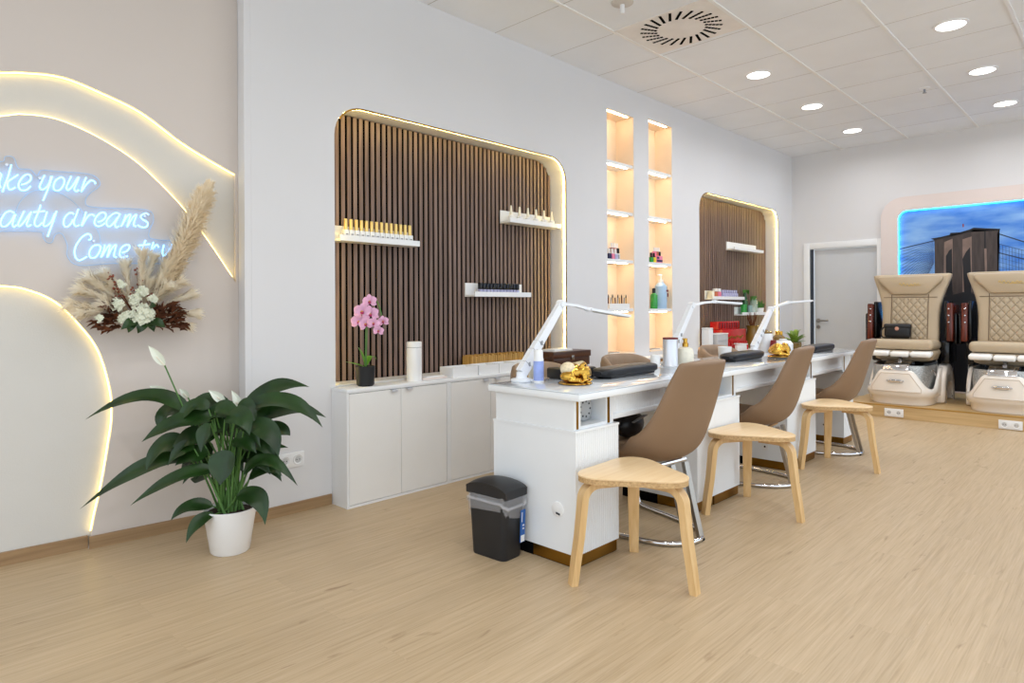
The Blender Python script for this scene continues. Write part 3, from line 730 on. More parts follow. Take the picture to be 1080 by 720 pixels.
# ================================================================== DESKS
DY0, DY1, DT = 1.785, 2.30, 0.777
def fluted(x0, x1, yf, yb, z0, z1, pitch=0.0135, depth=0.0065):
    n = max(2, int(round((x1 - x0) / pitch))); p = (x1 - x0) / n; P = []
    for k in range(n):
        xa = x0 + k * p
        P += [(xa, yf + depth), (xa + p * 0.18, yf + depth * 0.25), (xa + p * 0.5, yf), (xa + p * 0.82, yf + depth * 0.25)]
    P += [(x1, yf + depth), (x1, yb), (x0, yb)]
    return P, z0, z1
def desk(x0, x1, lw, rw, label, first=False, last=False):
    t = thing('manicure_desk', label, 'desk', (x0, DY0, 0), 0, 'white manicure desks standing in a row')
    D = DY1 - DY0; W = x1 - x0; xr = W - rw
    def ped(a, c, name='pedestal'):
        b = MB(); P, z0, z1 = fluted(a, c, 0.0, D, 0.058, 0.605); b.prism(P, z0, 0.604, 'Z')
        b.b2(a - 0.001, a + 0.006, 0.001, D - 0.001, 0.0585, 0.600).b2(c - 0.006, c + 0.001, 0.001, D - 0.001, 0.0585, 0.600).b2(a - (0.004 if first and a == 0 else 0.0), c + (0.003 if c < W - 0.01 else 0.0005), -0.003, D + 0.002, 0.596, 0.6055)
        p = b.obj(name, 'lacquer_cool', t, smooth=True, angle=50)
        q = MB().b2(a + 0.006, c - 0.006, 0.008, 0.26, 0.004, 0.058).obj('plinth', 'gold_trim', t, smooth=False)
        q2 = MB().b2(a + 0.006, c - 0.006, 0.2605, D - 0.01, 0.0, 0.058).b2(a + 0.010, c - 0.010, 0.012, 0.26, 0.0, 0.004).obj('plinth_shadow', 'black_felt', t, smooth=False)  # black block stands in for the shadow gap behind and under the brass
        return p
    p1 = ped(0.0, lw); p2 = ped(xr, W - 0.002)
    if first:   # round cable outlet on the end panel
        MB().lathe([(0.034, 0), (0.034, 0.004), (0.030, 0.006), (0, 0.006)], 28, (-0.001, 0.105, 0.245), rot=rot(0, -PI / 2)).obj('cable_cover', 'white_plastic', p1)
        MB().box((-0.0085, 0.098, 0.228), (0.003, 0.024, 0.009), rot(0.2, 0, 0), 0.002).obj('slot', 'black_plastic', p1)
    for k, (yy, zz) in enumerate(((0.16, 0.15),)):
        MB().lathe([(0.026, 0), (0.026, 0.002), (0, 0.002)], 24, (xr - 0.001, yy, zz), rot=rot(0, -PI / 2)).obj('cable_cover', 'white_plastic', p2)
        MB().lathe([(0.007, 0), (0.007, 0.001)], 12, (xr - 0.0035, yy, zz), rot=rot(0, -PI / 2)).obj('slot', 'dark_gap', p2)
    # open housing with dust fan over the left pedestal, closed one over the right pedestal
    h0, h1 = 0.606, 0.742
    b = MB()
    b.b2(0.012, 0.052, 0.014, D - 0.02, h0, h1).b2(lw - 0.078, lw - 0.022, 0.014, D - 0.02, h0, h1)
    b.b2(0.052, lw - 0.078, 0.014, D - 0.02, h0, h0 + 0.014).b2(0.052, lw - 0.078, 0.014, D - 0.02, h1 - 0.012, h1).b2(0.052, lw - 0.078, 0.16, D - 0.02, h0, h1)
    b.b2(0.0, 0.018, 0.012, D - 0.018, h0, h1)
    hs = b.obj('drawer_housing', 'lacquer_cool', t, smooth=False)
    MB().b2(0.018, 0.034, 0.0115, 0.0142, h0 + 0.004, h1 - 0.004).obj('brass_strip', 'gold_trim', hs, smooth=False)
    MB().b2(lw - 0.068, lw - 0.052, 0.0115, 0.0142, h0 + 0.004, h1 - 0.004).obj('brass_strip', 'gold_trim', hs, smooth=False)
    cx = (0.052 + lw - 0.078) / 2
    fan = MB().b2(0.053, lw - 0.079, 0.10, 0.159, h0 + 0.015, h1 - 0.013).lathe([(0.054, 0), (0.054, 0.02), (0.048, 0.024), (0.0, 0.024)], 28, (cx + 0.018, 0.10, h0 + 0.072), rot=rot(PI / 2)).obj('dust_fan', 'mid_grey', t)
    b = MB()
    for k in range(9): b.box((cx + 0.018 + 0.036 * math.cos(2 * PI * k / 9), 0.0755, h0 + 0.072 + 0.036 * math.sin(2 * PI * k / 9)), (0.008, 0.003, 0.008), None, 0.001)
    b.obj('dots', 'dark_gap', fan)
    b = MB().b2(xr + 0.012, W - 0.012, 0.014, D - 0.02, h0, h1)
    hr = b.obj('drawer_housing', 'lacquer_cool', t, smooth=False)
    MB().b2(xr + 0.04, xr + 0.056, 0.0115, 0.0142, h0 + 0.004, h1 - 0.004).obj('brass_strip', 'gold_trim', hr, smooth=False)
    # fluted drawer between the pedestals
    P, z0, z1 = fluted(lw - 0.022, xr + 0.012, 0.016, 0.03, 0.645, 0.738, 0.0135)
    dr = MB().prism(P, z0, z1, 'Z').b2(lw - 0.022, xr + 0.012, 0.03, D * 0.8, 0.632, 0.738).b2(lw - 0.022, xr + 0.012, 0.008, 0.03, 0.622, 0.648, 0.004).obj('drawer', 'lacquer_cool', t, angle=50)
    # top
    ov = 0.026 if first else -0.0005; ovr = 0.02 if last else -0.0005
    MB().b2(-ov, W + ovr, -0.040, D + 0.012, 0.742, 0.7705, 0.002).obj('tabletop', 'lacquer_cool', t)
    MB().b2(-ov + 0.003, W + ovr - 0.003, -0.037, D + 0.009, 0.771, DT, 0.0015).obj('glass_top', 'glass_top', t)
    return t
desk(2.232, 3.509, 0.32, 0.20, 'white manicure desk nearest the camera, with the black bin at its end', first=True)
desk(3.511, 4.779, 0.32, 0.20, 'white manicure desk in the middle of the row')
d3 = desk(4.781, 6.0, 0.34, 0.235, 'white manicure desk at the far end of the row, nearest the mural', last=True)
MB().b2(0.62, 0.70, 0.30, 0.40, 0.54, 0.631, 0.003).obj('cable_box', 'lacquer', d3)

# ================================================================== CUSTOMER CHAIRS
def shell_mesh(name, m, prof, thick=0.035, ns=10):
    """prof rows: (y, z, halfwidth, curl, ny, nz); edges of a row are pushed along (ny, nz) by curl"""
    rows = []
    R = smooth_rows(prof, 1)
    bm = bmesh.new()
    for (y, z, w, c, ny, nz, pw) in R:
        L = math.hypot(ny, nz) or 1; row = []
        for k in range(ns + 1):
            s = -1 + 2 * k / ns
            a = abs(s) ** pw
            x = w * math.sin(s * PI / 2 * 0.92) / math.sin(PI / 2 * 0.92) if c > 0.03 else w * s
            row.append(bm.verts.new((x, y + ny / L * c * a, z + nz / L * c * a)))
        rows.append(row)
    for A, B in zip(rows, rows[1:]):
        for k in range(ns): bm.faces.new((A[k], A[k + 1], B[k + 1], B[k]))
    bmesh.ops.recalc_face_normals(bm, faces=bm.faces)
    me = bpy.data.meshes.new(name); bm.to_mesh(me); bm.free(); me.materials.append(M[m]); me.shade_smooth()
    o = bpy.data.objects.new(name, me); COL.objects.link(o)
    so = o.modifiers.new('s', 'SOLIDIFY'); so.thickness = thick; so.offset = 0
    sb = o.modifiers.new('b', 'SUBSURF'); sb.levels = 2; sb.render_levels = 2
    o = baked(o); o.data.name = name
    o.data.shade_smooth()
    return o
def smooth_rows(rows, n):
    out = []; m = len(rows)
    for i in range(m - 1):
        p0 = rows[max(i - 1, 0)]; p1 = rows[i]; p2 = rows[i + 1]; p3 = rows[min(i + 2, m - 1)]
        for k in range(n):
            t = k / n
            out.append(tuple(0.5 * ((2 * b) + (c - a) * t + (2 * a - 5 * b + 4 * c - d) * t * t + (3 * b - a - 3 * c + d) * t ** 3) for a, b, c, d in zip(p0, p1, p2, p3)))
    out.append(rows[-1]); return out
CHAIR_PROF = [  # y, z, half width, curl, normal y, normal z, power
    (0.245, 0.405, 0.195, 0.000, 0.0, 1.0, 2.2),
    (0.14, 0.392, 0.215, 0.020, 0.05, 1.0, 2.2),
    (0.02, 0.388, 0.225, 0.070, 0.25, 1.0, 2.2),
    (-0.09, 0.395, 0.232, 0.150, 0.6, 0.9, 2.2),
    (-0.165, 0.44, 0.228, 0.158, 0.9, 0.55, 2.2),
    (-0.20, 0.52, 0.220, 0.128, 1.0, 0.28, 2.2),
    (-0.225, 0.61, 0.212, 0.094, 1.0, 0.22, 2.2),
    (-0.250, 0.70, 0.206, 0.074, 1.0, 0.14, 2.2),
    (-0.274, 0.78, 0.190, 0.070, 1.0, 0.05, 2.2),
    (-0.293, 0.845, 0.180, 0.060, 1.0, -0.10, 2.2),
    (-0.303, 0.880, 0.172, 0.056, 1.0, -0.15, 2.2),
    (-0.306, 0.896, 0.162, 0.054, 1.0, -0.22, 2.2)]
def customer_chair():
    t = thing('customer_chair', 'x', 'chair', (0, 0, 0), 0, 'taupe customer chairs in front of the desks')
    o = shell_mesh('shell', 'leather', CHAIR_PROF, 0.045); o.parent = t
    MB().box((0, 0.085, 0.437), (0.35, 0.33, 0.06), rot(0.05, 0, 0), 0.026, 4).obj('seat_cushion', 'leather_in', t)
    P = [(-0.19, 0.20, 0.372), (-0.225, 0.26, 0.352), (-0.245, 0.315, 0.28), (-0.262, 0.345, 0.10), (-0.262, 0.335, 0.035), (-0.252, 0.285, 0.013), (-0.205, 0.02, 0.013), (-0.15, -0.14, 0.013), (-0.06, -0.215, 0.013), (0, -0.225, 0.013)]
    P = P + [(-x, y, z) for x, y, z in reversed(P[:-1])]
    MB().tube(smooth_path(P, 4), 0.0125, 10).obj('tube_frame', 'chrome', t)
    for s in (-1, 1):
        l = MB().tube([(s * 0.055, -0.125, 0.372), (s * 0.055, -0.165, 0.20), (s * 0.055, -0.215, 0.008)], 1, 4, flat=(0.034, 0.020)).obj('leg', 'steel', t)
        MB().box((s * 0.055, -0.216, 0.006), (0.032, 0.030, 0.012), None, 0.004).obj('rubber_foot', 'rubber', l)
    MB().tube([(-0.15, -0.06, 0.36), (0.15, -0.06, 0.36)], 0.011, 8).obj('seat_support', 'chrome', t)
    MB().tube([(-0.17, 0.18, 0.365), (0.17, 0.18, 0.365)], 0.011, 8).obj('seat_support', 'chrome', t)
    return t
cc = customer_chair(); cc.location = (2.905, 1.79, 0); cc.rotation_euler = (0, 0, -0.10); cc['label'] = 'taupe chair with chrome legs at the near desk, beside the nearest stool'
dup(cc, (4.235, 1.83, 0), 0.10, 'taupe chair with chrome legs at the middle desk')
dup(cc, (5.485, 1.80, 0), 0.10, 'taupe chair with chrome legs at the far desk, before the pedicure chair with the bag')

# ================================================================== TECHNICIAN CHAIRS (behind the desks)
def technician_chair():
    t = thing('technician_chair', 'x', 'chair', (0, 0, 0), 0, 'low-backed technician chairs behind the desks')
    # barrel back, open towards -y (the desk)
    out = []; n = 28
    rings = []
    for i in range(n + 1):
        a = math.radians(-20 + 220 * i / n)
        cx, cy = math.cos(a), math.sin(a)
        rx, ry = 0.255, 0.20
        px_, py_ = rx * cx, 0.03 + ry * cy
        top = 0.80 - 0.07 * (1 - max(0, math.sin(a))) ** 2
        th = 0.034 + 0.004 * math.sin(i * PI)
        nx, ny = cx / rx, cy / ry; L = math.hypot(nx, ny); nx /= L; ny /= L
        fl = 0.006 * math.cos(i * 2 * PI / 4)       # vertical channels
        ring = []
        for q in range(12):
            b = 2 * PI * q / 12
            u = math.cos(b); v = math.sin(b)
            off = th * 0.9 * (abs(u) ** 0.7) * (1 if u > 0 else -1)
            if u < 0: off += fl
            zz = (0.62 + (top - 0.62) * (abs(v) ** 0.5)) if v >= 0 else 0.62 - 0.15 * (abs(v) ** 0.5)
            ring.append((px_ + nx * off, py_ + ny * off, zz))
        rings.append(ring)
    MB().loft(rings).obj('backrest', 'leather_in', t, angle=60)
    MB().box((0, -0.03, 0.455), (0.44, 0.42, 0.08), None, 0.036, 4).obj('seat', 'leather_in', t)
    MB().lathe([(0.028, 0.06), (0.028, 0.30), (0.05, 0.40), (0.14, 0.413)], 20).obj('column', 'chrome', t)
    for k in range(5):
        a = 2 * PI * k / 5 + 0.3
        l = MB().tube([(0.02 * math.cos(a), 0.02 * math.sin(a), 0.095), (0.26 * math.cos(a), 0.26 * math.sin(a), 0.062)], [1, 0.7], 4, flat=(0.045, 0.03)).obj('leg', 'chrome', t)
        MB().lathe([(0.026, -0.011), (0.029, 0), (0.026, 0.011)], 14, (0.26 * math.cos(a), 0.26 * math.sin(a), 0.029), rot=rot(PI / 2, 0, a)).obj('caster', 'rubber', l)
    return t
tc = technician_chair(); tc.location = (3.07, 2.62, 0); tc.rotation_euler = (0, 0, 0.1); tc['label'] = 'low taupe chair behind the near desk, peeking out behind the gold frog'
dup(tc, (4.0, 2.62, 0), 0.0, 'low taupe chair behind the middle desk, in front of the lit shelf towers')
dup(tc, (5.47, 2.64, 0), -0.05, 'low taupe chair behind the far desk, in front of the red bottle display')

# ================================================================== STOOLS
def stool():
    t = thing('stool', 'x', 'stool', (0, 0, 0), 0, 'bentwood stools with rounded triangular seats')
    # seat outline: rounded triangle with a tip over each leg (leg directions -90, 30, 150 degrees)
    P = []
    for k in range(72):
        a = 2 * PI * k / 72
        r = 0.205 + 0.040 * math.cos(3 * (a + PI / 2)) + 0.006 * math.cos(6 * (a + PI / 2))
        P.append((r * math.cos(a), r * math.sin(a)))
    MB().prism(P, 0.4445, 0.452, 'Z', 0.002).obj('seat', 'birch', t, angle=30)
    MB().prism([(x * 0.993, y * 0.993) for x, y in P], 0.424, 0.4445, 'Z').obj('seat_edge', 'birch_edge', t, angle=30)
    for k in range(3):
        a = -PI / 2 + 2 * PI * k / 3
        prof = [(0.06, 0.409), (0.17, 0.409)]
        for q in range(7):
            b = PI / 2 * (1 - q / 6); prof.append((0.17 + 0.066 * math.cos(b), 0.343 + 0.066 * math.sin(b)))
        prof += [(0.252, 0.20), (0.268, 0.10), (0.282, 0.0)]
        c, s = math.cos(a), math.sin(a)
        pts = [(r * c, r * s, z) for r, z in prof]
        # a flat ply strip: wide across, thin along the radius; it tapers a little towards the floor
        bm = MB(); rings = []
        for i, (r, z) in enumerate(prof):
            p0 = Vector(prof[max(i - 1, 0)]); p1 = Vector(prof[min(i + 1, len(prof) - 1)]); tg = (p1 - p0).normalized(); nr = Vector((tg.y, -tg.x))
            if i == len(prof) - 1: nr = Vector((-1, 0))
            w = 0.027 - 0.006 * max(0, (0.343 - z) / 0.343); h = 0.0145
            ring = []
            for (u, v) in ((w, h), (-w, h), (-w, -h), (w, -h)):
                rr = r + nr.x * v; zz = max(z + nr.y * v, 0.0)
                ring.append((rr * c - u * s, rr * s + u * c, zz))
            rings.append(ring)
        bm.loft(rings); bm.obj('leg', 'birch_leg', t, angle=32)
    return t
st = stool(); st.location = (2.357, 1.575, 0); st.rotation_euler = (0, 0, math.radians(3)); st['label'] = 'birch bentwood stool nearest the camera, in front of the near desk pedestal'
dup(st, (3.567, 1.60, 0), math.radians(-2), 'birch bentwood stool between the near and middle taupe chairs')
dup(st, (4.956, 1.60, 0), math.radians(-2), 'birch bentwood stool furthest from the camera, by the far taupe chair')
M['tub_rim'] = mat('tub_rim', (206, 192, 176), 0.3)
# ================================================================== PEDICURE CHAIRS
def sstep(a, b, x):
    t = min(1, max(0, (x - a) / (b - a))); return t * t * (3 - 2 * t)
def pedicure_chair(loc, label):
    t = thing('pedicure_chair', label, 'pedicure chair', loc, 0, 'pedicure chairs on the platform')
    XC, A, B, NP = -0.07, 0.41, 0.325, 3.4
    N = 72
    def ringp(sc, zf, sy=1.0):
        R = []
        for k in range(N):
            a = 2 * PI * k / N; c, s_ = math.cos(a), math.sin(a)
            x = XC + A * sc * (abs(c) ** (2 / NP)) * (1 if c > 0 else -1); y = B * sc * sy * (abs(s_) ** (2 / NP)) * (1 if s_ > 0 else -1)
            R.append((x, y, zf(x, y) if callable(zf) else zf))
        return R
    def h(x, y):
        nose = 0.355 - 0.19 * sstep(0.13, 0.29, abs(y))
        return nose + (0.37 - nose) * sstep(-0.27, -0.02, x)
    rings = [ringp(0.87, 0.0), ringp(0.90, 0.07), ringp(0.965, 0.085), ringp(1.0, 0.13), ringp(0.995, lambda x, y: 0.13 + (h(x, y) - 0.13) * 0.5),
             ringp(0.975, lambda x, y: h(x, y) - 0.012), ringp(0.955, h), ringp(0.90, lambda x, y: h(x, y) - 0.004), ringp(0.885, lambda x, y: h(x, y) - 0.03), ringp(0.84, 0.10), ringp(0.5, 0.09)]
    MB().loft(rings).obj('tub', 'tub', t, angle=60)
    MB().loft([ringp(0.60, 0.105), ringp(0.80, 0.13), ringp(0.865, 0.30, 0.97), ringp(0.85, 0.40, 0.97), ringp(0.835, 0.40, 0.97), ringp(0.76, 0.14), ringp(0.55, 0.115)]).obj('glitter_bowl', 'glitter', t, angle=60)
    # raised trapezoid on the nose with its chrome handle
    cols = []
    for k in range(15):
        y = -0.225 + 0.45 * k / 14
        def sx(yy): return XC - A * (1 - (abs(yy) / B) ** NP) ** (1 / NP)
        top = 0.325 if abs(y) < 0.13 else 0.325 - (abs(y) - 0.13) / 0.095 * 0.155
        x = sx(y); bot = 0.135
        cols.append([(x - 0.018, y, bot), (x - 0.014, y, top), (x + 0.03, y, top), (x + 0.03, y, bot)])
    fp = MB().loft(cols).obj('front_panel', 'tub', t)
    edge = [(c[1][0] - 0.001, c[1][1], c[1][2]) for c in cols]; low = [(c[0][0] - 0.001, c[0][1], c[0][2] + 0.004) for c in cols]
    MB().tube(edge + low[::-1], 0.0032, 6, closed=True).obj('panel_rim', 'tub_rim', fp)
    hx = XC - A - 0.020
    MB().tube([(hx + 0.01, -0.075, 0.245), (hx - 0.015, -0.06, 0.248), (hx - 0.015, 0.06, 0.248), (hx + 0.01, 0.075, 0.245)], 0.0085, 8).box((hx - 0.006, 0, 0.247), (0.016, 0.11, 0.034), None, 0.007).obj('handle', 'chrome', fp)
    for s in (-1, 1):
        P = []
        for k in range(17): a = PI * k / 16; P.append((0.20 - 0.27 * math.cos(a), 0.03 + 0.37 * math.sin(a) ** 0.8))
        for k in range(17): a = PI * (1 - k / 16); P.append((0.22 - 0.19 * math.cos(a), 0.0 + 0.20 * math.sin(a)))
        P[0] = (-0.07, 0.0); P[16] = (0.47, 0.0)
        ya, yb = (0.255, 0.35) if s > 0 else (-0.35, -0.255)
        MB().prism(P, ya, yb, 'Y', 0.022).obj('fender', 'tub', t, angle=50)
    MB().prism([(-0.475, 0.356), (-0.455, 0.40), (-0.33, 0.435), (-0.20, 0.435), (-0.20, 0.40), (-0.40, 0.37), (-0.44, 0.34)], -0.115, 0.115, 'Y', 0.004).obj('chrome_bridge', 'chrome', t)
    for y0, y1, dz in ((-0.285, -0.095, 0), (-0.088, 0.088, -0.004), (0.095, 0.285, 0)):
        MB().box((-0.275, (y0 + y1) / 2, 0.515 + dz), (0.14, y1 - y0, 0.055), rot(0, -0.12, 0), 0.022, 4).obj('foot_pad', 'towel', t)
    MB().tube([(-0.24, 0.0, 0.49), (-0.30, 0.0, 0.445)], 0.02, 10).obj('pad_hinge', 'chrome', t)
    def slab(zs, hw, x0, x1, nn=4.0, K=40):
        out = []
        for z, w_, xa, xb in zip(zs, hw, x0, x1):
            R = []
            for k in range(K):
                a = 2 * PI * k / K; c, s_ = math.cos(a), math.sin(a)
                R.append(((xa + xb) / 2 + (xb - xa) / 2 * (abs(c) ** (2 / nn)) * (1 if c > 0 else -1), w_ * (abs(s_) ** (2 / nn)) * (1 if s_ > 0 else -1), z))
            out.append(R)
        return out
    MB().loft(slab([0.43, 0.45, 0.52, 0.548], [0.22, 0.27, 0.295, 0.285], [-0.20, -0.24, -0.26, -0.25], [0.16, 0.2, 0.2, 0.2])).obj('seat_base', 'pedi_leather', t, angle=60)
    MB().box((-0.08, 0, 0.603), (0.42, 0.585, 0.105), rot(0, 0.03, 0), 0.045, 5).obj('seat_cushion', 'pedi_leather', t)
    def fx(z): return 0.05 + 0.10 * (z - 0.6) / 0.75
    zs = [0.56, 0.60, 0.72, 0.82, 0.92, 1.02, 1.10, 1.18, 1.26, 1.32, 1.348, 1.358]
    hw = [0.25, 0.268, 0.272, 0.270, 0.272, 0.282, 0.298, 0.322, 0.350, 0.370, 0.374, 0.350]
    bk = MB().loft(slab(zs, hw, [fx(z) + (0.02 if z > 1.35 or z < 0.58 else 0) for z in zs], [fx(z) + 0.13 - (0.02 if z > 1.35 else 0) for z in zs], 5.0)).obj('backrest', 'pedi_leather', t, angle=60)
    tilt = rot(0, math.atan(0.10 / 0.75), 0)
    zc = 0.875
    q = MB().box((0, 0, 0), (0.02, 0.335, 0.44), None, 0.008, 3).obj('quilted_panel', 'quilt', bk); q.location = (fx(zc) + 0.003, 0, zc); q.rotation_euler = tilt
    b = MB()
    for y in (-0.175, 0.175): b.tube([(fx(0.66) - 0.001, y, 0.66), (fx(1.135) - 0.001, y, 1.135)], 0.0035, 6)
    b.tube([(fx(1.105) - 0.001, -0.255, 1.105), (fx(1.105) - 0.003, 0, 1.105), (fx(1.105) - 0.001, 0.255, 1.105)], 0.0035, 6)
    b.obj('seams', 'seam', bk)
    hp = [(-0.305, 1.338), (0.305, 1.338), (0.310, 1.288), (0.165, 1.135), (-0.165, 1.135), (-0.310, 1.288)]
    pw = MB().prism(hp, -0.050, 0.018, 'X', 0.022).obj('head_pillow', 'pedi_leather', bk); pw.location = (fx(1.24) - 1.24 * 0.1333 + 0.1333 * 1.24, 0, 0)
    sc = []
    for k in range(70):   # unreadable running script
        u = k / 69; sc.append((-0.0525, 0.095 - 0.19 * u, 1.243 + 0.016 * math.sin(u * 34) * (1 - 0.65 * u) + 0.006 * math.sin(u * 9)))
    MB().tube(sc, 0.0032, 5).tube([(-0.0525, -0.01, 1.232), (-0.0525, -0.115, 1.233)], 0.003, 5).obj('gold_script', 'script', pw)
    for s in (-1, 1):
        y = s * 0.378
        a = MB().box((0.22, y, 0.83), (0.36, 0.055, 0.40), rot(0, 0.06, 0), 0.012, 3).obj('armrest', 'mahogany', t)
        MB().box((0.25, s * 0.421, 0.77), (0.32, 0.030, 0.32), None, 0.012, 3).box((0.24, s * 0.337, 0.86), (0.30, 0.026, 0.40), None, 0.008).obj('arm_core', 'black_gloss', a)
        b = MB()
        for dz in (0.02, 0.09, 0.16): b.lathe([(0.008, 0), (0.008, 0.004), (0, 0.006)], 10, (0.036 + 0.012 * (0.16 - dz), y - s * 0.008, 0.82 + dz), rot=rot(0, -PI / 2))
        b.obj('bolts', 'chrome', a)
        MB().b2(0.08, 0.46, min(s * 0.29, s * 0.37), max(s * 0.29, s * 0.37), 0.40, 0.64, 0.02).obj('side_frame', 'black_gloss', t)
    MB().b2(0.20, 0.55, -0.25, 0.25, 0.0, 0.52, 0.03).obj('rear_pedestal', 'black_gloss', t)
    MB().tube(smooth_path([(-0.16, -0.29, 0.30), (-0.20, -0.275, 0.345), (-0.23, -0.25, 0.33)], 5), 0.009, 8).obj('tap', 'chrome', t)
    return t
pedicure_chair((8.0, 1.838, 0.1335), 'sand leather pedicure chair holding a black bag, beside the grey door')
pedicure_chair((8.0, 0.957, 0.1335), 'sand leather pedicure chair with an empty seat, cut by the right edge')
t = thing('handbag', 'small black handbag with a round badge on the pedicure chair seat', 'handbag', (7.985, 1.925, 0.793), -PI / 2 + 0.08)
MB().box((0, 0, 0.078), (0.25, 0.10, 0.15), None, 0.035, 4).box((0, 0, 0.132), (0.26, 0.105, 0.055), None, 0.022, 3).obj('body', 'black_leather', t)
MB().tube(smooth_path([(-0.12, 0, 0.13), (-0.155, -0.02, 0.08), (-0.14, -0.03, 0.012), (-0.06, -0.065, 0.010)], 5), 0.008, 8).obj('strap', 'black_leather', t)
MB().lathe([(0.020, 0), (0.020, 0.004), (0, 0.006)], 18, (0.0, -0.054, 0.108), rot=rot(PI / 2)).obj('badge', mat('rose_badge', (206, 150, 130), 0.3, 0.4), t)
t = thing('handbag', 'soft black bag lying on the near taupe chair under the desk', 'handbag', (2.86, 1.94, 0.474), 0.3)
b = MB().ball((0, 0, 0.07), (0.12, 0.08, 0.072), 20, 12).ball((0.03, 0.02, 0.10), (0.10, 0.07, 0.045), 18, 10); b.obj('body', 'black_leather', t)
MB().tube(smooth_path([(-0.09, -0.05, 0.09), (0.0, -0.09, 0.115), (0.10, -0.05, 0.095), (0.15, 0.03, 0.06)], 6), 1, 4, flat=(0.022, 0.004)).obj('strap', 'grey_plastic', t)

# ================================================================== ON THE LOW CABINETS (near niche)
WTZ = 0.6845
t = thing('potted_orchid', 'pink orchid in a matt black pot on the low white cabinets', 'orchid', (2.185, 3.355, WTZ))
MB().lathe([(0.0, 0.0), (0.043, 0.0), (0.052, 0.01), (0.058, 0.118), (0.055, 0.12), (0.052, 0.10), (0, 0.10)], 28).obj('pot', 'pot_black', t)
MB().lathe([(0, 0.1005), (0.0515, 0.1005), (0.03, 0.108), (0, 0.11)], 20).obj('bark', 'soil', t)
def strap_leaf(b, base, mid, tip, w, fold=0.25, n=10, up=Vector((0, 0, 1)), wavy=0.0, shape=0.75, roll=0.0):
    base, mid, tip = Vector(base), Vector(mid), Vector(tip); ctrl = 2 * mid - 0.5 * (base + tip); prev = None; rings = []
    ph = random.random() * 6
    for i in range(n + 1):
        t = i / n; p = (1 - t) ** 2 * base + 2 * t * (1 - t) * ctrl + t * t * tip
        tg = (2 * (1 - t) * (ctrl - base) + 2 * t * (tip - ctrl)).normalized()
        sd = tg.cross(up); sd = sd.normalized() if sd.length > 1e-4 else tg.orthogonal().normalized(); nr = sd.cross(tg)
        if roll: q = Quaternion(tg, roll); sd = q @ sd; nr = q @ nr
        ww = w * (math.sin(PI * min(1, t ** shape)) ** 0.8 if t < 0.45 else (math.sin(PI * min(1, t ** shape)) ** (0.8 + 0.7 * (t - 0.45)))) + (0.0015 if 0 < i < n else 0.0004)
        wv = wavy * math.sin(ph + t * 9)
        rings.append((p - sd * ww + nr * (ww * fold + wv * ww), p - sd * ww * 0.5 + nr * ww * fold * 0.35, p, p + sd * ww * 0.5 + nr * ww * fold * 0.35, p + sd * ww + nr * (ww * fold - wv * ww)))
    V = [[b.bm.verts.new(q) for q in r] for r in rings]
    for A, B in zip(V, V[1:]):
        for k in range(4): f = b.bm.faces.new((A[k], A[k + 1], B[k + 1], B[k])); f.material_index = b.mi; f.smooth = True
RT = Vector((0.697, -0.717, 0)); FW = Vector((0.717, 0.697, 0)); UP = Vector((0, 0, 1))
b = MB()
strap_leaf(b, (0, 0, 0.11), RT * -0.02 + UP * 0.18, RT * -0.045 + UP * 0.235, 0.030, 0.2)
strap_leaf(b, (0, 0, 0.11), RT * -0.06 + UP * 0.13, RT * -0.125 + UP * 0.145, 0.020, 0.2)
strap_leaf(b, (0, 0, 0.11), RT * 0.02 + FW * 0.05 + UP * 0.17, RT * 0.05 + FW * 0.09 + UP * 0.15, 0.022, 0.2)
b.obj('leaves', 'orchid_leaf', t)
P = smooth_path([(0, 0, 0.11), RT * 0.004 + UP * 0.28, RT * 0.008 + UP * 0.42, RT * 0.03 + UP * 0.53, RT * 0.075 + UP * 0.50, RT * 0.10 + UP * 0.42], 6)
MB().tube(P, 0.0042, 6).tube([(0.004, 0, 0.1), RT * 0.016 + UP * 0.40], 0.003, 5).obj('flower_stem', 'lily_stem' if False else 'stem', t)
def orchid_flower(c, r, tilt, par):
    f = MB(); face = Vector((-FW.x, -FW.y, 0.1)).normalized(); u = RT; v = UP
    for k, (a, w) in enumerate(((90, .5), (210, .5), (330, .5), (15, .75), (165, .75))):
        a = math.radians(a + tilt); d = u * math.cos(a) + v * math.sin(a)
        strap_leaf(f, Vector(c), Vector(c) + d * r * 0.55 + face * 0.012, Vector(c) + d * r + face * 0.004, r * w * 0.62, 0.12, 6, face, shape=1.0)
    o = f.obj('flower', 'orchid', par)
    MB().ball(Vector(c) + face * 0.012 - UP * r * 0.12, r * 0.2, 8, 6).obj('lip', 'orchid_lip', o)
    MB().ball(Vector(c) + face * 0.016 - UP * r * 0.02, r * 0.12, 8, 6).obj('column', 'orchid_core', o)
for (x, z, r, tl) in ((0.030, 0.505, 0.046, 5), (-0.012, 0.445, 0.055, -8), (0.035, 0.43, 0.054, 10), (-0.035, 0.385, 0.052, 0), (0.058, 0.375, 0.04, -12), (0.11, 0.385, 0.036, 8), (0.085, 0.33, 0.034, -6), (0.01, 0.37, 0.046, 14)):
    orchid_flower(RT * x + UP * z - FW * random.uniform(0.0, 0.03), r, tl, t)
t = thing('paper_roll_holder', 'tall plain white cylinder on the low cabinets right of the orchid', 'canister', (2.553, 3.36, WTZ))
MB().lathe([(0, 0), (0.048, 0), (0.049, 0.004), (0.049, 0.205), (0.047, 0.207), (0.049, 0.209), (0.049, 0.246), (0.045, 0.25), (0, 0.25)], 32).obj('body', 'pot_white', t)
MB().lathe([(0.0495, 0.213), (0.0495, 0.216)], 32).obj('ring', 'grey_plastic', t)
t = thing('tray', 'thin pale tray lying flat between the white cylinder and the organiser boxes', 'tray', (2.70, 3.375, WTZ), 0.0)
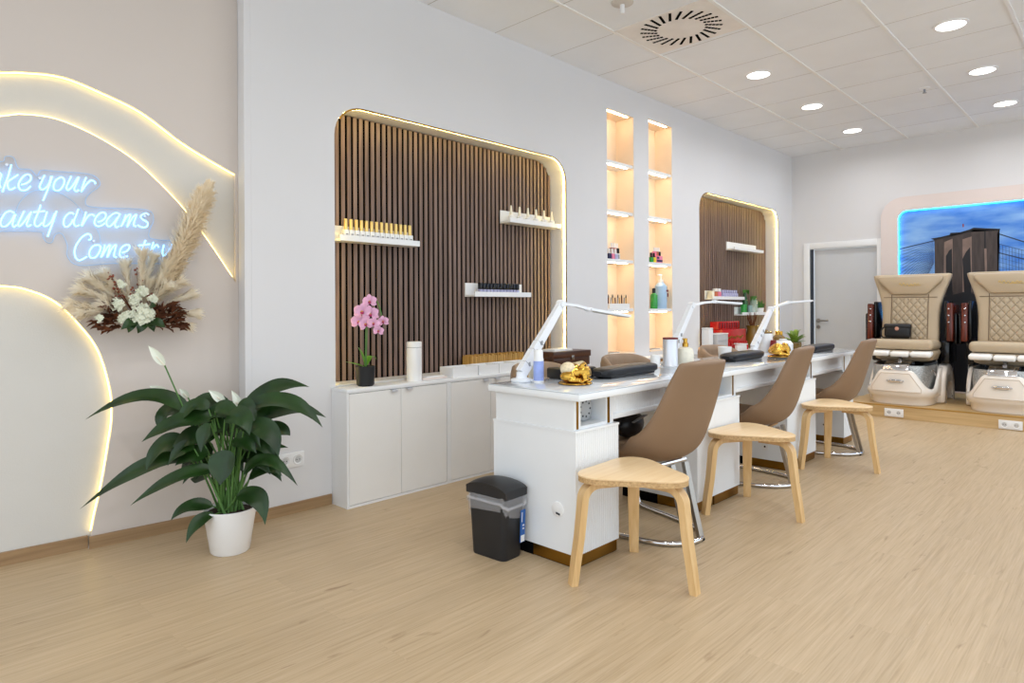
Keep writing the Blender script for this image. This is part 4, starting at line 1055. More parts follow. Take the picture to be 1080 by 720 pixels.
MB().box((0, 0, 0.006), (0.20, 0.10, 0.012), None, 0.003).obj('base', mat('blush_tray', (226, 214, 208), 0.4), t)
MB().box((0.01, 0, 0.016), (0.15, 0.08, 0.008), None, 0.002).obj('pad', 'white_plastic', t)
def organiser(x, y, w, d, h, label):
    t = thing('organiser_box', label, 'organiser box', (x, y, WTZ), 0, 'white organiser boxes in a row on the low cabinets')
    th = 0.004
    MB().b2(-w / 2, w / 2, -d / 2, d / 2, 0, th).b2(-w / 2, -w / 2 + th, -d / 2, d / 2, th, h).b2(w / 2 - th, w / 2, -d / 2, d / 2, th, h).b2(-w / 2 + th, w / 2 - th, -d / 2, -d / 2 + th, th, h).b2(-w / 2 + th, w / 2 - th, d / 2 - th, d / 2, th, h).obj('shell', 'white_plastic', t, smooth=False)
    MB().b2(-0.004, 0.004, -d / 2 + th, d / 2 - th, th, h * 0.85).obj('divider', 'white_plastic', t, smooth=False)
    MB().b2(-w / 2 + 0.01, -0.01, -d / 2 + 0.01, d / 2 - 0.01, th + 0.0005, h * 0.55).obj('contents', mat('pale_contents', (214, 210, 206), 0.7, var=0.1, vscale=60), t, smooth=False)
for i, (x, w_) in enumerate(((2.935, 0.225), (3.155, 0.19), (3.345, 0.18), (3.525, 0.17))):
    organiser(x, 3.362, w_, 0.135, 0.066, 'white open organiser box, %s from the left in the row below the slats' % ORD[i])
t = thing('bamboo_stick_rack', 'long golden bamboo rack standing behind the white organiser boxes', 'rack', (3.42, 3.52, 0.6945))
MB().b2(-0.27, 0.27, -0.05, 0.05, 0, 0.095).obj('block', 'bamboo', t, smooth=False)
b = MB()
for k in range(30):
    x = -0.262 + 0.524 * k / 29; b.b2(x - 0.0065, x + 0.0065, -0.056, 0.045, 0.002, 0.106 + 0.006 * math.sin(k * 2.4))
b.obj('slats', 'bamboo', t, smooth=False)
t = thing('wooden_chest', 'dark brown wooden chest at the right end of the low cabinets', 'wooden box', (4.03, 3.345, WTZ))
MB().b2(-0.225, 0.225, -0.09, 0.09, 0.0, 0.068, 0.003).obj('body', 'dark_wood', t)
MB().b2(-0.235, 0.235, -0.097, 0.09, 0.0685, 0.118, 0.004).obj('lid', 'dark_wood', t)
MB().b2(-0.016, 0.016, -0.101, -0.094, 0.05, 0.085, 0.002).obj('clasp', 'steel', t)
t = thing('flat_box', 'flat white box lying on the dark wooden chest', 'box', (3.96, 3.35, 0.8030), 0.1)
MB().b2(-0.13, 0.13, -0.06, 0.06, 0, 0.010, 0.002).obj('base', 'white_plastic', t); MB().b2(-0.125, 0.125, -0.056, 0.056, 0.0105, 0.018, 0.002).obj('lid', 'white_plastic', t)

# ================================================================== WALL LEDGES WITH BOTTLES
def ledge(x0, x1, z, label, y=3.605, d=0.105, group='white ledges on the slat panels'):
    cx = (x0 + x1) / 2; hw = (x1 - x0) / 2
    t = thing('wall_ledge', label, 'shelf', (cx, y, z), 0, group)
    MB().b2(-hw, hw, -0.010, 0, -0.036, 0.066, 0.001).obj('back_plate', 'lacquer', t, smooth=False)
    MB().b2(-hw, hw, -d, -0.0105, -0.036, -0.022).obj('board', 'lacquer', t, smooth=False)
    MB().b2(-hw, hw, -d - 0.010, -d, -0.036, 0.0, 0.001).obj('front_lip', 'lacquer', t, smooth=False)
    return t
ledge(2.10, 2.705, 1.598, 'white ledge carrying a row of gold-capped bottles at the left of the slats')
ledge(3.575, 4.18, 1.842, 'white ledge with cone-tipped bottles at the upper right of the slats')
ledge(3.205, 3.81, 1.267, 'white ledge with black-capped bottles low in the middle of the slats')
def bottles(kind, spots, labels, build, group):
    p = None
    for (loc, lb) in zip(spots, labels):
        if p is None: p = build(); p.location = loc; p['label'] = lb; p['group'] = group
        else: dup(p, loc, None, lb)
def gold_bottle():
    t = thing('polish_bottle', 'x', 'nail polish')
    MB().b2(-0.0165, 0.0165, -0.0165, 0.0165, 0, 0.058, 0.003).obj('bottle', 'white_plastic', t)
    MB().lathe([(0.0125, 0.0585), (0.0115, 0.124), (0.009, 0.126), (0, 0.126)], 14).obj('cap', 'cap_gold', t)
    MB().b2(-0.009, 0.009, -0.0172, -0.0166, 0.026, 0.034).obj('print', 'grey_plastic', t)
    return t
bottles('gold', [(2.166 + 0.0375 * k, 3.535, 1.577) for k in range(14)], ['gold-capped white polish bottle, %s from the left on the left white ledge' % ORD[k] for k in range(14)], gold_bottle, 'gold-capped polish bottles on the left ledge')
def black_bottle():
    t = thing('polish_bottle', 'x', 'nail polish')
    MB().b2(-0.014, 0.014, -0.014, 0.014, 0, 0.040, 0.003).obj('bottle', 'lavender', t)
    MB().b2(-0.0145, 0.0145, -0.0145, 0.0145, 0.0405, 0.088, 0.003).obj('cap', 'black_gloss', t)
    return t
bottles('black', [(3.30 + 0.0355 * k, 3.535, 1.246) for k in range(12)], ['black-capped polish bottle, %s from the left on the low middle ledge' % ORD[k] for k in range(12)], black_bottle, 'black-capped polish bottles on the low ledge')
def cone_bottle():
    t = thing('dropper_bottle', 'x', 'bottle')
    MB().lathe([(0, 0), (0.024, 0), (0.025, 0.004), (0.025, 0.042), (0.014, 0.052), (0, 0.052)], 16).obj('bottle', 'white_plastic', t)
    MB().lathe([(0.013, 0.0525), (0.008, 0.115), (0.006, 0.125), (0, 0.126)], 12).obj('tip', 'lotion', t)
    return t
bottles('cone', [(3.64 + 0.097 * k, 3.545, 1.8205) for k in range(6)], ['white cone-tipped bottle, %s from the left on the upper right ledge' % ORD[k] for k in range(6)], cone_bottle, 'cone-tipped bottles on the upper right ledge')

# far niche ledges
G = 'white ledges in the far niche'
ledge(7.40, 8.22, 1.862, 'empty white ledge at the top of the far slatted niche', 3.605, 0.10, G)
ledge(6.86, 7.66, 1.265, 'white ledge with small lavender bottles in the far niche', 3.605, 0.10, G)
ledge(7.60, 8.36, 1.075, 'white ledge with green vases in the far niche', 3.605, 0.10, G)
t = thing('cream_box', 'small cream box at the left end of the lavender bottle ledge', 'box', (6.905, 3.55, 1.2435)); MB().b2(-0.03, 0.03, -0.03, 0.03, 0, 0.07, 0.003).obj('body', 'lotion', t); MB().b2(-0.031, 0.031, -0.031, 0.031, 0.0705, 0.084, 0.003).obj('lid', 'lotion', t)
for i, (x, m_, nm) in enumerate(((7.01, 'orange', 'burnt orange'), (7.09, 'pink', 'rosy'))):
    t = thing('polish_jar', '%s polish jar on the lavender bottle ledge of the far niche' % nm, 'jar', (x, 3.55, 1.2435)); MB().lathe([(0, 0), (0.03, 0), (0.032, 0.01), (0.032, 0.075), (0, 0.08)], 16).obj('jar', m_, t); MB().lathe([(0.028, 0.0805), (0.028, 0.112), (0, 0.114)], 16).obj('lid', 'white_plastic', t)
def lav():
    t = thing('polish_bottle', 'x', 'nail polish'); MB().b2(-0.022, 0.022, -0.02, 0.02, 0, 0.062, 0.003).obj('bottle', 'lavender', t); MB().b2(-0.012, 0.012, -0.012, 0.012, 0.0625, 0.10, 0.003).obj('cap', 'lavender', t); return t
bottles('lav', [(7.19 + 0.058 * k, 3.55, 1.2435) for k in range(7)], ['lavender polish bottle, %s from the left on the middle ledge of the far niche' % ORD[k] for k in range(7)], lav, 'lavender polish bottles in the far niche')
GZ = 1.0535
t = thing('bottle_vase', 'tall dark green bottle vase on the lowest far ledge', 'vase', (7.80, 3.555, GZ)); MB().lathe([(0, 0), (0.032, 0), (0.036, 0.02), (0.036, 0.15), (0.02, 0.215), (0.018, 0.26), (0.024, 0.265), (0, 0.265)], 20).obj('body', 'dark_green', t)
b = MB()
for k in range(14):
    a = k * 2.4; strap_leaf(b, (0, 0, 0.25), (0.04 * math.cos(a), 0.012 * math.sin(a) - 0.012, 0.30), (0.075 * math.cos(a), 0.012 * math.sin(a) - 0.015, 0.26 - 0.01 * (k % 3)), 0.02, 0.1, 5)
b.obj('leaves', 'grass_green', t)
t = thing('tumbler', 'green glass tumbler at the front of the lowest far ledge', 'tumbler', (7.718, 3.535, GZ)); MB().lathe([(0, 0), (0.034, 0), (0.038, 0.12), (0.035, 0.12), (0.031, 0.006), (0, 0.006)], 20).obj('glass', 'green', t)
t = thing('tumbler', 'grey-blue tumbler right of the green one on the lowest far ledge', 'tumbler', (7.882, 3.535, GZ)); MB().lathe([(0, 0), (0.034, 0), (0.038, 0.11), (0.035, 0.11), (0.031, 0.006), (0, 0.006)], 20).obj('glass', mat('grey_blue_glass', (140, 166, 166), 0.2), t)
t = thing('glass_vase', 'pale glass vase with trailing leaves behind the tumblers', 'vase', (8.03, 3.545, GZ)); MB().lathe([(0, 0), (0.04, 0), (0.048, 0.06), (0.05, 0.15), (0.03, 0.19), (0.034, 0.20)], 20).obj('glass', 'clear_glass', t)
b = MB()
for k in range(12):
    a = k * 2.1; strap_leaf(b, (0, 0, 0.17), (0.04 * math.cos(a), 0.015 * math.sin(a), 0.22), (0.08 * math.cos(a), 0.02 * math.sin(a), 0.17 - 0.02 * (k % 4)), 0.022, 0.1, 5)
b.obj('leaves', 'grass_green', t)
t = thing('grass_pot', 'small white pot of green grass at the right of the lowest far ledge', 'plant', (8.22, 3.545, GZ)); MB().lathe([(0, 0), (0.036, 0), (0.045, 0.075), (0.041, 0.075), (0.036, 0.01), (0, 0.01)], 20).obj('pot', 'pot_white', t)
b = MB()
for k in range(60):
    a = random.uniform(0, 2 * PI); r = random.uniform(0.005, 0.035); hh = random.uniform(0.05, 0.11); p = Vector((r * math.cos(a), r * math.sin(a), 0.03)); q = p + Vector((math.cos(a) * 0.045, math.sin(a) * 0.025, 0.04 + hh)); m_ = (p + q) / 2 + Vector((0, 0, 0.02)); strap_leaf(b, p, m_, q, 0.004, 0, 3)
b.obj('grass', 'grass_green', t)

# ================================================================== ON THE LOW CABINETS (far niche)
FZ = 0.6465
t = thing('white_box', 'tall white box at the left end of the far low cabinets', 'canister', (6.455, 3.36, FZ)); MB().b2(-0.048, 0.048, -0.045, 0.045, 0, 0.26, 0.01).obj('body', 'white_plastic', t); MB().b2(-0.049, 0.049, -0.046, 0.046, 0.2605, 0.275, 0.008).obj('lid', 'white_plastic', t)  # plain white box, warmed only by the niche strip
t = thing('acrylic_organiser', 'grey see-through organiser in front of the red bottle display', 'organiser box', (6.64, 3.325, FZ), 0.0)
MB().b2(-0.12, 0.12, -0.05, 0.05, 0, 0.20, 0.004).obj('shell', mat('smoked_grey', (190, 190, 192), 0.2), t); MB().b2(-0.125, 0.125, -0.055, 0.055, 0.2005, 0.212, 0.003).obj('lid', 'white_plastic', t); MB().b2(-0.1, 0.1, -0.0535, -0.0505, 0.06, 0.064).b2(-0.1, 0.1, -0.0535, -0.0505, 0.13, 0.134).obj('drawer_line', 'grey_plastic', t)
t = thing('bottle_display', 'red display stand full of small red bottles on the far low cabinets', 'display stand', (7.16, 3.44, FZ))
MB().b2(-0.30, 0.30, -0.05, 0.10, 0, 0.24, 0.006).b2(-0.30, 0.24, 0.0, 0.10, 0.24, 0.33, 0.006).obj('stand', 'red', t)
b = MB()
for k in range(8): b.b2(-0.275 + 0.062 * k, -0.245 + 0.062 * k, -0.006, 0.004, 0.252, 0.318, 0.004)
b.obj('groove_pattern', 'dark_red', t)
b = MB()
for k in range(9): b.lathe([(0.022, 0.0), (0.022, 0.055), (0.011, 0.065), (0.011, 0.10), (0, 0.10)], 10, (-0.26 + 0.064 * k, -0.075, 0.10 - 0.1))
b.obj('front_bottles', 'red', t)
b = MB()
for k in range(11):
    x = -0.25 + 0.045 * k; b.box((x, -0.053, 0.15 + 0.008 * math.sin(k * 2)), (0.03, 0.004, 0.018 + 0.012 * (k % 3 == 0)), rot(0, 0.4 * math.sin(k * 1.7), 0))
b.obj('gold_marks', 'gold', t)
t = thing('carton', 'low white carton with papers in front of the red bottle display', 'box', (7.08, 3.287, FZ)); MB().b2(-0.10, 0.14, -0.016, 0.015, 0, 0.07, 0.003).obj('body', 'white_plastic', t); MB().box((0.02, 0, 0.078), (0.28, 0.04, 0.012), rot(0, 0.05, 0), 0.003).obj('papers', 'white_plastic', t)
t = thing('amber_vase', 'amber glass vase of dry stalks right of the red display', 'vase', (7.70, 3.42, FZ)); MB().lathe([(0, 0), (0.07, 0), (0.09, 0.08), (0.06, 0.22), (0.07, 0.27), (0, 0.27)], 20).obj('glass', 'amber', t)
b = MB()
for k in range(18):
    a = k * 2.4; b.tube([(0.02 * math.cos(a), 0.02 * math.sin(a), 0.26), (0.08 * math.cos(a), 0.05 * math.sin(a), 0.34 + 0.03 * (k % 4))], 0.004, 5)
b.obj('stalks', 'dry_brown', t)

# ================================================================== IN THE SHELF TOWERS
TY = 3.50
def small_polish(x, y, z, m, label, cap='white_plastic', group='tiny polish bottles in the lit towers', s=1.0):
    t = thing('polish_bottle', label, 'nail polish', (x, y, z), 0, group); t.scale = (s, s, s)
    MB().b2(-0.02, 0.02, -0.018, 0.018, 0, 0.05, 0.004).obj('bottle', m, t); MB().lathe([(0.013, 0.0505), (0.011, 0.095), (0, 0.096)], 12).obj('cap', cap, t)
cols = [('navy', 'navy'), ('pink', 'pink'), ('lavender', 'lavender')]
for k, (m, nm) in enumerate(cols): small_polish(4.84 + 0.05 * k, 3.48, 1.5855, m, '%s polish bottle at the front of the middle shelf, left tower' % nm)
t = thing('acrylic_riser', 'clear riser block holding bottles on the middle shelf of the left tower', 'riser', (4.99, 3.53, 1.5855)); MB().b2(-0.06, 0.06, -0.028, 0.03, 0, 0.06, 0.003).obj('block', 'white_plastic', t); MB().b2(-0.05, 0.05, -0.029, -0.0282, 0.01, 0.05).obj('label_card', 'grey_plastic', t)
for k, (m, nm) in enumerate((('dark_red', 'dark red'), ('orange', 'orange'), ('black_gloss', 'black'))): small_polish(4.95 + 0.042 * k, 3.53, 1.646, m, '%s polish bottle on the clear riser in the left tower' % nm)
for k, (m, nm) in enumerate((('green', 'green'), ('yellow', 'yellow'))): small_polish(5.535 + 0.05 * k, 3.475, 1.5855, m, '%s polish bottle on the middle shelf of the right tower' % nm, 'black_gloss')
t = thing('acrylic_riser', 'pink riser block with bottles on the middle shelf of the right tower', 'riser', (5.67, 3.49, 1.5855)); MB().b2(-0.055, 0.055, -0.03, 0.03, 0, 0.07, 0.003).obj('block', 'pink', t); MB().b2(-0.05, 0.05, -0.032, -0.0305, 0.01, 0.03).b2(-0.05, -0.01, -0.032, -0.0305, 0.04, 0.06).obj('label_card', 'navy', t)
for k, (m, nm) in enumerate((('pink', 'bright pink'), ('orange', 'coral'), ('black_gloss', 'black'))): small_polish(5.635 + 0.04 * k, 3.50, 1.656, m, '%s polish bottle on the pink riser in the right tower' % nm, s=0.9)
t = thing('brush_stand', 'white stand of small brushes on the bottom shelf of the left tower', 'brush stand', (4.985, 3.49, 1.1355)); MB().b2(-0.16, 0.16, -0.03, 0.03, 0, 0.045, 0.004).obj('base', 'white_plastic', t)
for k in range(9):
    x = -0.14 + 0.035 * k; f = MB().tube([(x, 0, 0.045), (x + 0.006 * math.sin(k * 2), 0, 0.10)], 0.0065, 7).obj('brush', ['dry_brown', 'grey_plastic', 'bamboo'][k % 3], t); MB().tube([(x + 0.006 * math.sin(k * 2), 0, 0.1005), (x + 0.009 * math.sin(k * 2), 0, 0.128)], [0.007, 0.003], 7).obj('tip', 'cream' if k % 2 else 'black_plastic', f)
t = thing('green_bottle', 'green bottle with black cap on the bottom shelf of the right tower', 'bottle', (5.60, 3.485, 1.1305)); MB().lathe([(0, 0), (0.034, 0), (0.036, 0.01), (0.036, 0.13), (0.018, 0.155), (0, 0.155)], 18).obj('body', 'green', t); MB().lathe([(0.017, 0.1555), (0.017, 0.20), (0, 0.205)], 14).obj('cap', 'black_gloss', t)
t = thing('pump_bottle', 'large pale blue pump bottle on the bottom shelf of the right tower', 'bottle', (5.755, 3.50, 1.1305)); MB().lathe([(0, 0), (0.072, 0), (0.076, 0.01), (0.076, 0.225), (0.035, 0.262), (0, 0.262)], 24, sy=0.7).obj('body', 'pale_blue', t)
MB().lathe([(0.026, 0.2625), (0.026, 0.29), (0.008, 0.292), (0.008, 0.335), (0, 0.335)], 14).box((-0.02, 0, 0.338), (0.065, 0.022, 0.016), None, 0.004).obj('pump', 'white_plastic', t)
MB().b2(0.015, 0.055, -0.054, -0.049, 0.17, 0.188).b2(0.035, 0.052, -0.054, -0.050, 0.12, 0.155).obj('label_card', 'dark_red', t)
for x, nm in ((4.86, 'left'), (5.56, 'right')):
    t = thing('magazine_stack', 'flat thin stack of papers at the floor of the %s wall tower' % nm, 'papers', (x + 0.02, 3.50, 0.7275)); MB().b2(-0.08, 0.08, -0.05, 0.05, 0, 0.006).obj('pages', 'white_plastic', t); MB().b2(-0.08, 0.08, -0.05, 0.05, 0.0065, 0.010).obj('cover', 'grey_plastic', t)
NEON_STROKES = [[[-0.357, 1.698], [-0.342, 1.751], [-0.33, 1.751], [-0.337, 1.715], [-0.332, 1.693]], [[-0.295, 1.8], [-0.305, 1.751], [-0.317, 1.71], [-0.326, 1.675]], [[-0.27, 1.759], [-0.291, 1.739], [-0.307, 1.721], [-0.306, 1.697], [-0.298, 1.688], [-0.28, 1.701]], [[-0.259, 1.716], [-0.241, 1.724], [-0.226, 1.74], [-0.224, 1.758], [-0.235, 1.765], [-0.251, 1.754], [-0.266, 1.726], [-0.268, 1.704], [-0.259, 1.691], [-0.241, 1.694], [-0.224, 1.713]], [[-0.173, 1.769], [-0.183, 1.741], [-0.191, 1.716], [-0.185, 1.702], [-0.171, 1.709], [-0.157, 1.73], [-0.147, 1.768]], [[-0.144, 1.768], [-0.155, 1.725], [-0.167, 1.687], [-0.179, 1.652]], [[-0.113, 1.767], [-0.131, 1.75], [-0.139, 1.722], [-0.133, 1.705], [-0.115, 1.709], [-0.101, 1.732], [-0.097, 1.754], [-0.103, 1.767], [-0.113, 1.767]], [[-0.07, 1.778], [-0.08, 1.752], [-0.089, 1.723], [-0.083, 1.711], [-0.066, 1.731], [-0.047, 1.768], [-0.04, 1.778]], [[-0.04, 1.778], [-0.051, 1.743], [-0.058, 1.72], [-0.051, 1.71], [-0.039, 1.717]], [[-0.011, 1.78], [-0.022, 1.746], [-0.031, 1.71]], [[-0.031, 1.71], [-0.011, 1.745], [0.008, 1.768], [0.023, 1.765], [0.027, 1.754]], [[-0.284, 1.584], [-0.299, 1.592], [-0.317, 1.581], [-0.332, 1.547], [-0.33, 1.524], [-0.314, 1.524], [-0.295, 1.55], [-0.284, 1.577]], [[-0.28, 1.58], [-0.288, 1.551], [-0.291, 1.532], [-0.286, 1.522], [-0.276, 1.533]], [[-0.249, 1.597], [-0.263, 1.56], [-0.271, 1.536], [-0.265, 1.528], [-0.25, 1.547], [-0.227, 1.59]], [[-0.223, 1.597], [-0.234, 1.56], [-0.24, 1.538], [-0.234, 1.529], [-0.223, 1.538]], [[-0.188, 1.631], [-0.197, 1.597], [-0.211, 1.553], [-0.207, 1.534], [-0.196, 1.534], [-0.182, 1.551]], [[-0.216, 1.595], [-0.195, 1.6], [-0.172, 1.604]], [[-0.164, 1.603], [-0.174, 1.563], [-0.178, 1.539], [-0.166, 1.537], [-0.148, 1.558], [-0.134, 1.598]], [[-0.128, 1.609], [-0.14, 1.564], [-0.152, 1.524], [-0.162, 1.488]], [[-0.06, 1.6], [-0.069, 1.606], [-0.083, 1.6], [-0.097, 1.579], [-0.101, 1.556], [-0.097, 1.541], [-0.086, 1.54], [-0.072, 1.555], [-0.064, 1.575]], [[-0.043, 1.627], [-0.05, 1.6], [-0.06, 1.569], [-0.058, 1.549], [-0.05, 1.545], [-0.039, 1.552]], [[-0.012, 1.616], [-0.019, 1.586], [-0.032, 1.548]], [[-0.028, 1.548], [-0.015, 1.576], [-0.001, 1.599], [0.014, 1.606], [0.024, 1.598]], [[0.037, 1.572], [0.051, 1.578], [0.066, 1.593], [0.07, 1.611], [0.06, 1.62], [0.042, 1.612], [0.026, 1.586], [0.024, 1.563], [0.035, 1.552], [0.051, 1.556], [0.066, 1.569]], [[0.128, 1.618], [0.113, 1.623], [0.092, 1.609], [0.074, 1.584], [0.073, 1.563], [0.083, 1.554], [0.098, 1.567], [0.119, 1.601]], [[0.13, 1.62], [0.117, 1.591], [0.108, 1.568], [0.114, 1.552], [0.125, 1.559]], [[0.155, 1.618], [0.14, 1.572], [0.132, 1.558]], [[0.137, 1.562], [0.16, 1.609], [0.175, 1.62], [0.166, 1.583], [0.16, 1.558]], [[0.162, 1.56], [0.183, 1.604], [0.201, 1.622], [0.192, 1.589], [0.189, 1.569], [0.2, 1.563]], [[0.256, 1.626], [0.242, 1.633], [0.221, 1.618], [0.227, 1.602], [0.25, 1.587], [0.247, 1.567], [0.227, 1.561], [0.206, 1.57]], [[-0.003, 1.483], [0.008, 1.488], [0.005, 1.507], [-0.011, 1.509], [-0.035, 1.485], [-0.056, 1.441], [-0.055, 1.4], [-0.038, 1.384], [-0.009, 1.403]], [[0.037, 1.462], [0.016, 1.454], [0.001, 1.425], [0.005, 1.4], [0.026, 1.402], [0.043, 1.43], [0.047, 1.453], [0.037, 1.462]], [[0.065, 1.463], [0.059, 1.434], [0.048, 1.402]], [[0.053, 1.406], [0.073, 1.448], [0.087, 1.465], [0.081, 1.432], [0.074, 1.403]], [[0.077, 1.407], [0.095, 1.449], [0.112, 1.466], [0.107, 1.437], [0.103, 1.411], [0.114, 1.405]], [[0.137, 1.429], [0.16, 1.44], [0.171, 1.463], [0.157, 1.469], [0.137, 1.455], [0.127, 1.425], [0.137, 1.405], [0.162, 1.414]], [[0.241, 1.497], [0.229, 1.46], [0.22, 1.424], [0.232, 1.411], [0.244, 1.421]], [[0.209, 1.469], [0.238, 1.474], [0.262, 1.479]], [[0.277, 1.49], [0.265, 1.449], [0.252, 1.412]], [[0.255, 1.415], [0.277, 1.46], [0.292, 1.477], [0.301, 1.464]], [[0.325, 1.479], [0.319, 1.449], [0.322, 1.422], [0.343, 1.443], [0.368, 1.492]], [[0.368, 1.489], [0.356, 1.444], [0.352, 1.417]], [[0.383, 1.442], [0.409, 1.457], [0.418, 1.481], [0.399, 1.487], [0.384, 1.466], [0.382, 1.428], [0.409, 1.423]]]
# ================================================================== ON THE DESKS
TZ = DT + 0.0005
def desk_lamp(base, elbow, mid, end, label, riser=True):
    t = thing('desk_lamp', label, 'desk lamp', base, 0, 'white jointed desk lamps')
    L = lambda p: Vector(p) - Vector(base)
    MB().lathe([(0, 0), (0.052, 0), (0.055, 0.004), (0.055, 0.012), (0.05, 0.016), (0.03, 0.018), (0.026, 0.03), (0.026, 0.05), (0, 0.052)], 28).obj('base', 'lamp_white', t)
    e = L(elbow); s = Vector((0, 0, 0.045)); d = e - s
    j1 = s + d * 0.12; j2 = s + d * 0.30; j3 = s + d * 0.42
    a = MB().tube([s, j1], 1, 4, flat=(0.040, 0.052)).tube([j1 + d * 0.01, j2], 1, 4, flat=(0.038, 0.050)).tube([j2 + d * 0.01, j3], 1, 4, flat=(0.036, 0.046)).tube([j3 + d * 0.008, e], [1.0, 0.86], 4, flat=(0.034, 0.042)).obj('lower_arm', 'lamp_white', t)
    b = MB()
    for j in (j1, j2, j3): b.lathe([(0.012, -0.022), (0.012, 0.022)], 14, j, rot=rot(PI / 2, 0, 0.3))
    b.obj('joints', 'grey_plastic', a)
    MB().lathe([(0.020, -0.02), (0.022, 0), (0.020, 0.02)], 18, e, rot=rot(PI / 2)).obj('elbow', 'lamp_white', t)
    m = L(mid); q = L(end)
    MB().tube([e, e * 0.5 + m * 0.5 + Vector((0, 0, 0.006)), m], 1, 4, flat=(0.030, 0.014)).obj('upper_arm', 'lamp_white', t)
    MB().box(m, (0.05, 0.03, 0.022), rot(0, 0.1, 0), 0.006).obj('hinge', 'lamp_white', t)
    h = MB().tube([m, q], 1, 4, flat=(0.052, 0.013)).obj('lamp_head', 'lamp_white', t)
    dn = Vector((0, 0, -0.0085)); MB().tube([m + (q - m) * 0.15 + dn, m + (q - m) * 0.97 + dn], 1, 4, flat=(0.040, 0.004)).obj('diffuser', 'lamp_under', h)
    return t
desk_lamp((2.375, 2.245, TZ), (2.634, 2.20, 1.168), (2.83, 2.17, 1.138), (3.13, 2.12, 1.098), 'white jointed lamp standing on the near desk beside the spray bottle')
desk_lamp((3.73, 2.21, TZ), (4.005, 2.20, 1.158), (4.28, 2.17, 1.183), (4.56, 2.12, 1.170), 'white jointed lamp rising behind the silver cylinder')
desk_lamp((5.06, 2.235, TZ), (5.31, 2.20, 1.126), (5.62, 2.18, 1.180), (6.02, 2.14, 1.197), 'white jointed lamp on the far desk, in front of the amber vase')

def pad(x, y, rz, label):
    t = thing('arm_rest_pad', label, 'arm rest', (x, y, TZ), rz, 'black padded arm rests on the desks')
    R = []
    for i in range(41):
        u = math.sin(PI / 2 * (-1 + 2 * i / 40)); x_ = 0.275 * u; hh = 0.052; zb = 0.012 * (1 - u * u); e = max(0.45, (1 - abs(u) ** 12) ** 0.5)
        ring = []
        for k in range(28):
            a = 2 * PI * k / 28; c, s_ = math.cos(a), math.sin(a)
            ring.append((x_, 0.062 * e * abs(c) ** 0.6 * (1 if c > 0 else -1), 0.003 + zb * 0.3 + hh / 2 + hh / 2 * e * abs(s_) ** 0.6 * (1 if s_ > 0 else -1)))
        R.append(ring)
    MB().loft(R).obj('cushion', 'black_leather', t, angle=70)
    MB().b2(-0.22, 0.22, -0.05, 0.05, 0, 0.012, 0.003).obj('base', 'black_plastic', t)
    return t
pad(2.985, 2.035, 0.03, 'black padded arm rest on the near desk behind the taupe chair')
pad(4.39, 2.02, 0.02, 'black padded arm rest on the middle desk')
pad(5.60, 1.93, 0.02, 'black padded arm rest on the far desk')

def blob(parts, voxel, m, name, parent):
    """join ellipsoids and remesh them into one smooth surface"""
    b = MB()
    for p in parts:
        c, r = p[0], p[1]; b.ball(c, r, 14, 10, rot(*p[2]) if len(p) > 2 else None)
    o = b.obj(name, m, parent)
    rm = o.modifiers.new('r', 'REMESH'); rm.mode = 'VOXEL'; rm.voxel_size = voxel
    sm = o.modifiers.new('s', 'SMOOTH'); sm.factor = 0.5; sm.iterations = 3
    baked(o); o.data.name = name; o.data.shade_smooth(); return o
def frog(x, y, rz, label, patch, s=1.0):
    t = thing('frog_ornament', label, 'ornament', (x, y, TZ), rz, 'gold frog ornaments on the desks')
    t.scale = (s, s, s)
    MB().lathe([(0, 0), (0.072, 0), (0.078, 0.003), (0.074, 0.008), (0.03, 0.010), (0, 0.010)], 30, sx=1.05, sy=0.95).obj('lily_pad', 'gold', t)
    z = 0.010
    parts = [((0, 0.012, z + 0.038), (0.056, 0.050, 0.036)), ((0, -0.034, z + 0.044), (0.046, 0.036, 0.030)), ((0.024, -0.036, z + 0.069), (0.014, 0.014, 0.014)), ((-0.024, -0.036, z + 0.069), (0.014, 0.014, 0.014)),
             ((0, -0.055, z + 0.034), (0.036, 0.018, 0.015)), ((0, 0.01, z + 0.055), (0.040, 0.034, 0.026))]
    for q in (-1, 1):
        parts += [((q * 0.052, 0.026, z + 0.026), (0.020, 0.036, 0.022), (0, 0, q * 0.3)), ((q * 0.064, -0.008, z + 0.012), (0.013, 0.032, 0.011), (0, 0, -q * 0.35)), ((q * 0.06, -0.036, z + 0.005), (0.016, 0.013, 0.005)),
                  ((q * 0.036, -0.046, z + 0.020), (0.011, 0.013, 0.022)), ((q * 0.040, -0.062, z + 0.005), (0.016, 0.013, 0.005))]
    o = blob(parts, 0.0035, 'gold', 'body', t)
    if patch:
        MB().ball((-0.024, 0.028, z + 0.056), (0.036, 0.034, 0.030), 18, 12).obj('beaded_patch', 'cream', o)
    MB().ball((0.030, -0.046, z + 0.073), 0.005, 8, 6).ball((-0.030, -0.046, z + 0.073), 0.005, 8, 6).obj('eyes', 'black_gloss', o)
    return t
frog(2.485, 1.99, 0.55, 'gold frog ornament with a cream beaded back on the near desk', True, 1.12)
frog(4.80, 1.93, 0.6, 'plain gold frog ornament beside the far taupe chair, in front of the white jar', False, 1.12)

